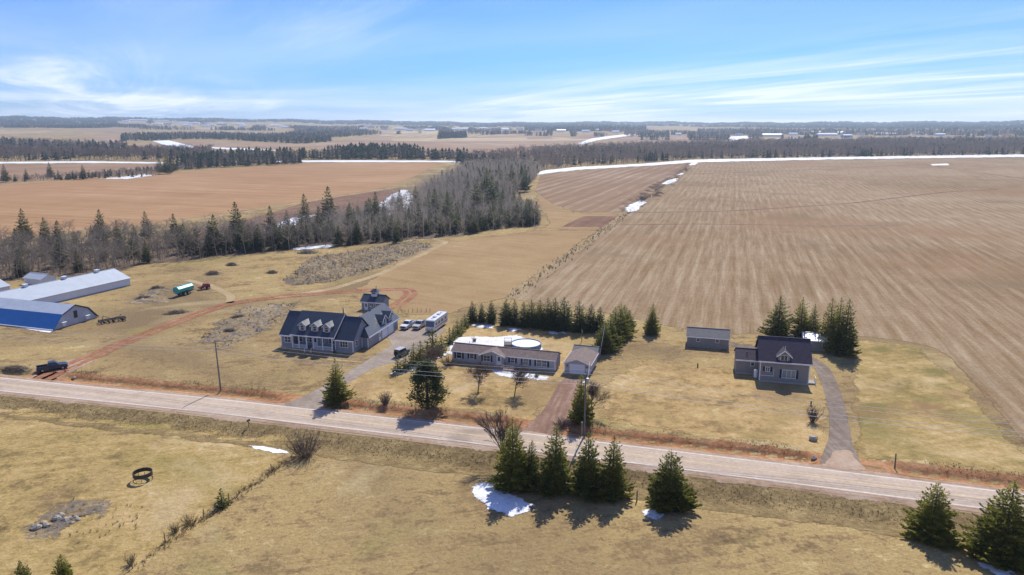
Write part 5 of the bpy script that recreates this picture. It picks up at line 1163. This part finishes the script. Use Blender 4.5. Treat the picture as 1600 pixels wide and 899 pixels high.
for x in (1.2, -1.6): MB().box(x - .45, x + .45, -.4, .4, 3.2, 3.48).build('air_conditioner', 'paint_silver', rv)
MB().box(-3.6, -3.1, -.3, .3, 3.22, 3.34).box(2.6, 3.0, -.3, .3, 3.18, 3.3).build('roof_vent', 'paint_silver', rv)
MB().box(-4.8, -4.72, -1.0, 1.0, 1.9, 2.6).build('rear_window', 'glass', rv)
MB().box(4.5, 4.7, -1.2, 1.2, .45, .7).build('bumper', 'galvanised', rv)
# jeep under the young spruces
a = spot(628, 556)
jp = thing('jeep', 'dark boxy off road car beside the young spruces on the drive', 'car', (a.x, a.y, .06), 62)
MB().prism([(-1.9, .55), (1.9, .5), (2.0, .8), (1.95, 1.1), (.75, 1.18), (-1.95, 1.2)], 'y', -.85, .85).build('body', 'paint_jeep', jp)
cb = MB().add([(-1.9, -.82, 1.2), (.8, -.82, 1.18), (.8, .82, 1.18), (-1.9, .82, 1.2), (-1.8, -.72, 1.82), (.45, -.72, 1.82), (.45, .72, 1.82), (-1.8, .72, 1.82)], [(0, 1, 2, 3), (4, 5, 6, 7), (0, 1, 5, 4), (1, 2, 6, 5), (2, 3, 7, 6), (3, 0, 4, 7)]).build('cabin', 'glass', jp)
MB().box(-1.86, .5, -.76, .76, 1.82, 1.9).build('roof', 'paint_silver', cb)
for x in (1.25, -1.2):
    for y in (-.78, .78): wheel(jp, x, y, .38, .25)
MB().tube((-2.0, .15, 1.0), (-2.22, .15, 1.0), .36, .36, 14).build('spare_wheel', 'rubber', jp); MB().box(1.95, 2.12, -.8, .8, .45, .6).build('bumper', 'dark_metal', jp)
# manure tanker
a = spot(280, 464)
tk = thing('tanker_trailer', 'teal steel tank trailer on the rough grass by the brush piles', 'trailer', (a.x + .3, a.y + 2.6, 0), 72)
oct_ = [(1.25 * math.cos(math.radians(22.5 + 45 * i)), 2.0 + 1.12 * math.sin(math.radians(22.5 + 45 * i))) for i in range(8)]
MB().prism(oct_, 'x', -3.0, 3.2).build('tank', 'paint_teal', tk)
for x in (-3.0, 0., 3.1): MB().prism([(p[0] * 1.03, 2.0 + (p[1] - 2.0) * 1.03) for p in oct_], 'x', x - .06, x + .06).build('hoop', 'paint_teal', tk)
MB().tube((-.5, 0, 3.05), (-.5, 0, 3.3), .35, .35, 10).build('hatch', 'galvanised', tk)
MB().box(-2.6, 3.0, -.5, .5, .7, .98).prism([(3.0, -.45), (5.0, -.08), (5.0, .08), (3.0, .45)], 'z', .7, .86).build('frame', 'dark_metal', tk)
for x in (-.75, .75):
    for y in (-1.2, 1.2): wheel(tk, x, y, .6, .42)
b = a + Vector((3.6, 10.2, 0))
tr = thing('farm_implement', 'rusty red farm implement hitched ahead of the teal tank', 'implement', (b.x, b.y, 0), 40)
MB().box(-1.6, 1.6, -.35, .35, .7, 1.1).box(-1.9, -1.5, -1.3, 1.3, .55, .85).box(1.0, 1.5, -.9, .9, .6, 1.7).build('frame', 'paint_red', tr)
MB().prism([(-.6, 1.1), (.8, 1.1), (.5, 1.9), (-.3, 1.9)], 'y', -.6, .6).build('hopper', 'paint_red', tr)
for x in (-.9, .9):
    for y in (-.95, .95): wheel(tr, x, y, .5, .3)
# disc harrow by the barn
a = spot(176, 503); hw = thing('disc_harrow', 'dark folded disc harrow lying on the grass beside the barns', 'implement', (a.x, a.y, 0), 38)
fr = MB()
for y in (-.9, 0, .9): fr.tube((-3.2, y, .7), (3.2, y * 1.1, .85), .1, .1, 5)
for x in (-3., -1., 1., 3.): fr.tube((x, -1.3, .75), (x, 1.3, .8), .09, .09, 5)
fr.tube((-2.4, 0, .8), (-2.0, .3, 1.9), .08).tube((-2.0, .3, 1.9), (-.4, .5, .9), .07).tube((.2, -.6, .8), (1.1, -1.0, 1.5), .07).tube((1.1, -1., 1.5), (2.9, -.7, .85), .06).tube((1.6, .2, .8), (2.3, .4, 1.7), .08); fr.build('frame', 'dark_metal', hw)
for i in range(14):
    x = -3.1 + 6.2 * (i // 2) / 6 + random.uniform(-.3, .3); y = (-1.15 if i % 2 else 1.15) + random.uniform(-.25, .3); rr_ = random.uniform(.26, .42); MB().tube((x - .04, y, rr_), (x + .05, y + random.uniform(-.12, .14), rr_ + .05), rr_, rr_ * .9, 12).build('disc', 'dark_metal', hw)

# ------------------------------------------------------------------ small things about the place
# round bale feeder on the pasture
fd = spot(224, 750); fr_ = thing('bale_feeder', 'round black cattle feeder ring on the pasture', 'feeder', fd)
def hoop(z0, z1, r, m, name):
    o = MB(); n = 24
    for i in range(n):
        a0, a1 = 6.2832 * i / n, 6.2832 * (i + 1) / n
        o.add([(math.cos(a0) * r, math.sin(a0) * r, z0), (math.cos(a1) * r, math.sin(a1) * r, z0), (math.cos(a1) * r, math.sin(a1) * r, z1), (math.cos(a0) * r, math.sin(a0) * r, z1)] + [(math.cos(a0) * (r - .06), math.sin(a0) * (r - .06), z0), (math.cos(a1) * (r - .06), math.sin(a1) * (r - .06), z0), (math.cos(a1) * (r - .06), math.sin(a1) * (r - .06), z1), (math.cos(a0) * (r - .06), math.sin(a0) * (r - .06), z1)], [(0, 1, 2, 3), (4, 5, 6, 7), (3, 2, 6, 7), (0, 1, 5, 4)])
    return o.build(name, m, fr_)
hoop(.75, 1.35, 1.35, 'dark_metal', 'top_band'); hoop(.0, .07, 1.35, 'dark_metal', 'base_ring')
for i in range(10):
    a = 6.2832 * i / 10; MB().tube((math.cos(a) * 1.32, math.sin(a) * 1.32, 0), (math.cos(a) * 1.32, math.sin(a) * 1.32, .8), .03).build('bar', 'dark_metal', fr_)
# rock pile
rp = spot(95, 815); rk = random.Random(3)
def rock(label, loc, r):
    bmv = MB(); rr = random.Random(int(r * 999)); n = 7; vs = []
    for j, (z, q) in enumerate(((0, .8), (.45, 1.), (.8, .7), (1., .2))):
        for i in range(n): a = 6.2832 * i / n; k = q * rr.uniform(.8, 1.2); vs.append((math.cos(a) * r * k, math.sin(a) * r * k * .8, (z - .15) * r * rr.uniform(.85, 1.1)))
    fs = [(j * n + i, j * n + (i + 1) % n, (j + 1) * n + (i + 1) % n, (j + 1) * n + i) for j in range(3) for i in range(n)] + [tuple(range(3 * n, 4 * n))]
    o = bmv.add(vs, fs).build('rock', 'stone'); o.location = loc; return tag(o, label, 'rock', 'boulders of the pasture rock pile')
mat('stone', (.34, .30, .24), .9, .3, 2.5, bump=.6)
for i, (x, y, r) in enumerate([(57, 826, .75), (73, 823, .6), (88, 812, .7), (94, 806, .55), (101, 814, .65), (108, 811, .5), (118, 810, .45), (122, 813, .4), (67, 818, .4), (112, 818, .35)]):
    rock(['big dark boulder, leftmost of the pasture rock pile', 'boulder right beside the leftmost one in the rock pile', 'dark boulder in the middle of the rock pile', 'boulder at the back of the rock pile', 'pale boulder before the middle of the rock pile', 'boulder right of the middle of the rock pile', 'small boulder at the right end of the rock pile', 'smallest boulder at the right tip of the rock pile', 'small boulder behind the left end of the rock pile', 'low stone at the front right of the rock pile'][i], spot(x, y), r)
# pasture fence posts
def post(px, py, h, label, grp=None, m='timber', r=.07, lean=0.):
    o = MB().tube((0, 0, -.2), (lean, lean * .3, h), r, r * .85, 6).build('fence_post', m); o.location = spot(px, py); return tag(o, label, 'post', grp)
for i, (x, y) in enumerate([(207, 889), (258, 848), (319, 810), (338, 800), (358, 785), (424, 738)]):
    post(x, y, 1.4, ['lowest', 'second', 'third', 'fourth', 'fifth', 'topmost'][i] + ' fence post of the overgrown pasture fence line', 'pasture fence posts')
post(995, 783, 1.6, 'short wooden post between the spruce pair and the lone spruce', r=.1)
post(1398, 733, 2.6, 'leaning dark wooden post on the right roadside bank', r=.12, lean=-.12)
for i in range(14):
    u = i / 13; q = ((802 + (985 - 802) * u ** .8), 462 + (331 - 462) * u ** .8); post(q[0], q[1], 1.3, 'thin fence post number %s along the hayfield edge' % ['one', 'two', 'three', 'four', 'five', 'six', 'seven', 'eight', 'nine', 'ten', 'eleven', 'twelve', 'thirteen', 'fourteen'][i] + ' from the hedge', 'hayfield fence posts', r=.09)
for i, x in enumerate((622, 628, 638, 645, 652, 658, 666, 672)):
    post(x, 489.5 - .25 * i, 1.2, ['first', 'second', 'third', 'fourth', 'fifth', 'sixth', 'seventh', 'eighth'][i] + ' post of the garden fence behind the garage, from the left', 'garden fence posts', r=.07)
# mailbox, marker, well stones, firepit
mb = spot(389, 668); m_ = thing('mailbox', 'small mailbox on a post at the near roadside', 'mailbox', mb, -15)
MB().tube((0, 0, -.1), (0, 0, 1.15), .06).build('post', 'timber', m_); MB().prism([(-.16, 1.15), (.16, 1.15), (.16, 1.38), (.08, 1.48), (-.08, 1.48), (-.16, 1.38)], 'y', -.3, .3).build('box', 'dark_metal', m_)
mb = spot(1270, 688); m_ = thing('planter', 'round stone planter with a stake on the right lawn', 'planter', mb)
MB().tube((0, 0, -.1), (0, 0, .5), .55, .7, 10).tube((0, 0, .5), (0, 0, .75), .7, .45, 10).build('stones', 'stone', m_); MB().tube((.5, -.5, -.8), (.5, -.5, .9), .04).build('stake', 'timber', m_)
mb = spot(1272, 717); rock('dark stone at the culvert left of the gravel drive', mb, .55)['group'] = 'culvert stones'; mb = spot(116, 592); rock('dark stone beside the road near the red track', mb, .6)['group'] = 'culvert stones'
dg = spot(102, 582); o = tag(MB().tube((0, 0, -.1), (0, 0, .55), .14, .1, 7).tube((0, 0, .55), (0, 0, .8), .13, .05, 7).build('marker_post', 'paint_red'), 'short rusty stub post beside the dark pickup', 'post'); o.location = dg
o = tag(MB().tube((0, 0, -.1), (0, 0, .9), .16, .14, 7).build('marker_post', 'timber'), 'dark stub post on the lawn before the taupe house', 'post'); o.location = spot(1267, 634)
o = tag(MB().tube((0, 0, -.1), (0, 0, .9), .16, .14, 7).build('marker_post', 'timber'), 'dark stub post on the lawn left of the taupe house', 'post'); o.location = spot(1090, 574)
wb = spot(1302, 553); w_ = thing('wheelie_bin', 'green bin beside the tin roof shed', 'bin', wb); MB().prism([(-.3, 0), (.3, 0), (.38, 1.0), (-.38, 1.0)], 'y', -.35, .35).build('body', 'paint_teal', w_); MB().box(-.42, .42, -.4, .4, 1.0, 1.08).build('lid', 'dark_metal', w_)
# brush piles: tangled heaps of cut branches, each one heap
def heap(px, py, L, W, hgt, deg, seed, label, m='brush', n=220):
    rng = random.Random(seed); segs = []
    for _ in range(n):
        x, y = rng.gauss(0, .36) * L, rng.gauss(0, .36) * W; e = max(0, 1 - (x / L) ** 2 - (y / W) ** 2); z = hgt * e * rng.uniform(0, 1)
        d = Vector((rng.gauss(0, 1), rng.gauss(0, 1), rng.gauss(.15, .35))).normalized(); l_ = rng.uniform(.5, 1.5); p = Vector((x, y, z)); segs.append((p - d * l_ * .5, p + d * l_ * .5, .05, .03, 3))
    bse = MB(); nn = 12; vs = [(math.cos(6.2832 * i / nn) * L * .75 * rng.uniform(.85, 1.15), math.sin(6.2832 * i / nn) * W * .75 * rng.uniform(.85, 1.15), -.1) for i in range(nn)] + [(v, w, hgt * .55) for v, w in [(math.cos(6.2832 * i / nn) * L * .35, math.sin(6.2832 * i / nn) * W * .35) for i in range(nn)]]
    t = thing('brush_pile', label, 'brush pile', spot(px, py), deg)
    bse.add(vs, [(i, (i + 1) % nn, nn + (i + 1) % nn, nn + i) for i in range(nn)] + [tuple(range(nn, 2 * nn))]).build('soil_heap', 'rough_soil', t)
    o = link('branches', seg_mesh('branches', segs, m, lambda lv: 3, .03), t); o['kind'] = 'stuff'
mat('rough_soil', (.17, .125, .085), .95, .35, 1.2, bump=1.)
heap(333, 429, 3.6, 2.2, 1.3, 10, 1, 'grey brush pile nearest the straw track')
heap(362, 415, 2.6, 1.6, 1.1, 0, 2, 'dark brush pile behind the straw track')
heap(480, 396, 6., 3., 1.6, 5, 3, 'brown earth and brush pile at the wood edge')
heap(425, 427, 2.4, 1.6, 1., 0, 4, 'small brush pile left of the scrubby mound')
heap(245, 452, 2.8, 1.6, 1.1, 20, 5, 'dark brush pile left of the teal tank')
heap(225, 467, 3.4, 1.6, .9, 15, 6, 'stacked log heap below the dark brush pile')
heap(275, 490, 4., 1.3, .9, 25, 7, 'low dark brush row beside the red track')
heap(358, 518, 2., .9, .7, 10, 8, 'small dark debris heap on the grass before the navy roofed house')
heap(372, 497, 2.4, 1.2, .8, 10, 9, 'reddish brush clump above the debris heap')
heap(25, 577, 4.5, 1.2, .7, -12, 10, 'dark soil heap along the road at the far left')
# scrub on the mound and weeds along banks, fence lines, field edges
def tufts(name, P, hs, m, label, cat, lift=0.):
    pr = []
    for i in range(5):
        rng = np.random.default_rng(600 + i); segs = []
        for _ in range(9):
            a = rng.uniform(0, 6.28); q = rng.uniform(.1, .7); segs.append((Vector((math.cos(a) * .1, math.sin(a) * .1, -.05)), Vector((math.cos(a) * q, math.sin(a) * q, rng.uniform(.5, 1.))), .07, .015, 3))
        pr.append(blades(segs))
    return mass(name, P, pr, hs, m, label, cat, lift=lift)
P = scatter([(440, 440), (490, 404), (560, 392), (650, 377), (674, 386), (600, 418), (520, 441), (462, 447)], 1.15)
nz = np.sin(P[:, 0] / 3.1) * np.sin(P[:, 1] / 4.3) + rngw.normal(0, .4, len(P)); P = P[nz > -.25]
tufts('scrub', P, rngw.uniform(.3, 1.0, len(P)), 'brush', 'grey tangled scrub covering the rough mound before the wood', 'scrub', .6)
xs = rngw.uniform(-120, 100, 3600); dd = rngw.normal(-8.0, 1.6, 3600); ys = np.interp(xs, RX, RY) + dd / .964
P = np.stack([xs, ys], -1)[(dd > -13) & (dd < -5)]
tufts('bank_weeds', P, rngw.uniform(.12, .34, len(P)), 'bank_weed', 'dry weeds on the near road bank', 'weeds')
xs = rngw.uniform(-120, 100, 5000); xs = xs[np.sin(xs / 5.3) + np.sin(xs / 2.1 + 1) + rngw.normal(0, .7, 5000) > .5]; dd = rngw.normal(9.0, .9, len(xs)); P = np.stack([xs, np.interp(xs, RX, RY) + dd / .964], -1)
for cx, hw_ in CULVERT: P = P[np.abs(P[:, 0] + .6 - cx) > hw_ + 1.5]
tufts('bank_weeds', P, rngw.uniform(.10, .3, len(P)), 'bank_weed', 'dry weeds along the far lip of the red ditch', 'weeds')
def along(pts, n, w):
    Q = resample([spot(*p)[:2] for p in pts], .5); i = rngw.integers(0, len(Q), n); return Q[i] + rngw.normal(0, w, (n, 2))
tufts('fence_weeds', along([(190, 905), (258, 850), (340, 798), (425, 738), (460, 715)], 240, .4), rngw.uniform(.2, .55, 240), 'dry_weeds', 'dry weeds along the pasture fence', 'weeds')
tufts('fence_weeds', along([(798, 466), (850, 427), (930, 371), (985, 330), (1060, 275)], 700, 1.6), rngw.uniform(.4, 1.1, 700), 'brush', 'scrubby weeds along the hayfield edge', 'weeds')
P = scatter([(300, 530), (380, 482), (470, 470), (430, 510), (350, 545)], 1.6); P = P[rngw.random(len(P)) < .6]
tufts('scrub', P, rngw.uniform(.3, .9, len(P)), 'brush', 'low grey scrub on the rough patch beside the red track', 'scrub')
P = scatter([(45, 835), (110, 778), (235, 790), (215, 830), (120, 850)], 1.0); P = P[rngw.random(len(P)) < .5]
tufts('scrub', P, rngw.uniform(.2, .6, len(P)), 'dry_weeds', 'dry weeds round the pasture rock pile', 'scrub')
P = scatter([(-100, 900), (160, 960), (430, 730), (700, 705), (1000, 790), (1240, 800), (1660, 930), (1660, 980), (-100, 980)], 1.1); P = P[inview(P, 1.02)]; P = P[rngw.random(len(P)) < .35]
tufts('grass_tufts', P, rngw.uniform(.08, .2, len(P)), 'grass_blade', 'short dead grass tufts on the near field', 'grass')

# ------------------------------------------------------------------ farms and villages in the distance
mat('far_white', (.8, .8, .8), .6, .06, .05); mat('far_roof', (.74, .76, .78), .5, .1, .05); mat('far_dark_roof', (.16, .16, .18), .6, .1, .05); mat('far_red', (.30, .13, .10), .7, .1, .05); mat('far_blue', (.18, .30, .42), .6, .1, .05)
def far_building(px, py, wpx, kind, label, grp):
    b = spot(px, py); D = b.length; w = wpx / 1130 * D; t = thing('farm_building' if kind != 'h' else 'far_house', label, 'building', b, random.uniform(-25, 25), grp)
    dpt = min(max(8, w * .35), 16); hh = 7.0 if kind != 'h' else 6.0; zr = hh + dpt * (.22 if kind != 'h' else .4)
    wall = {'b': 'far_white', 'h': 'far_white', 'r': 'far_red', 'u': 'far_blue'}[kind]; roof = 'far_roof' if kind != 'h' else random.choice(['far_roof', 'far_dark_roof'])
    MB().prism([(0, -2.), (dpt, -2.), (dpt, hh), (dpt / 2, zr - .1), (0, hh)], 'x', -w / 2, w / 2).build('wall', wall, t)
    MB().prism([(-.6, hh - .3), (dpt / 2, zr), (dpt / 2, zr + .3), (-.6, hh)], 'x', -w / 2 - .5, w / 2 + .5).prism([(dpt / 2, zr), (dpt + .6, hh - .3), (dpt + .6, hh), (dpt / 2, zr + .3)], 'x', -w / 2 - .5, w / 2 + .5).build('roof', roof, t)
desc = {'b': 'long white farm building', 'h': 'small white house', 'u': 'blue walled farm building', 'r': 'red farm building'}
ords = ['first', 'second', 'third', 'fourth', 'fifth', 'sixth', 'seventh', 'eighth', 'ninth', 'tenth']
for grp, lst in FARB:
    cnt = {}
    for x, y, w, k in lst:
        cnt[k] = cnt.get(k, 0) + 1
        far_building(x, y, w, k, '%s %s from the left among the %s' % (ords[cnt[k] - 1], desc[k], grp), grp)

# ------------------------------------------------------------------ air
hz = MB().box(-9300, 9300, -420, 9300, -4, 122).build('haze', 'trim'); hz.data.materials.clear()
hm = bpy.data.materials.new('haze'); hm.use_nodes = True; hn = hm.node_tree.nodes; hn.clear()
ho = hn.new('ShaderNodeOutputMaterial'); pvn = hn.new('ShaderNodeVolumePrincipled'); pvn.inputs['Density'].default_value = 1.0e-4
pvn.inputs['Color'].default_value = (.72, .87, 1., 1); pvn.inputs['Anisotropy'].default_value = .4
hm.node_tree.links.new(pvn.outputs[0], ho.inputs['Volume']); hz.data.materials.append(hm); hz['kind'] = 'stuff'; hz['label'] = 'thin blue spring haze over the countryside'
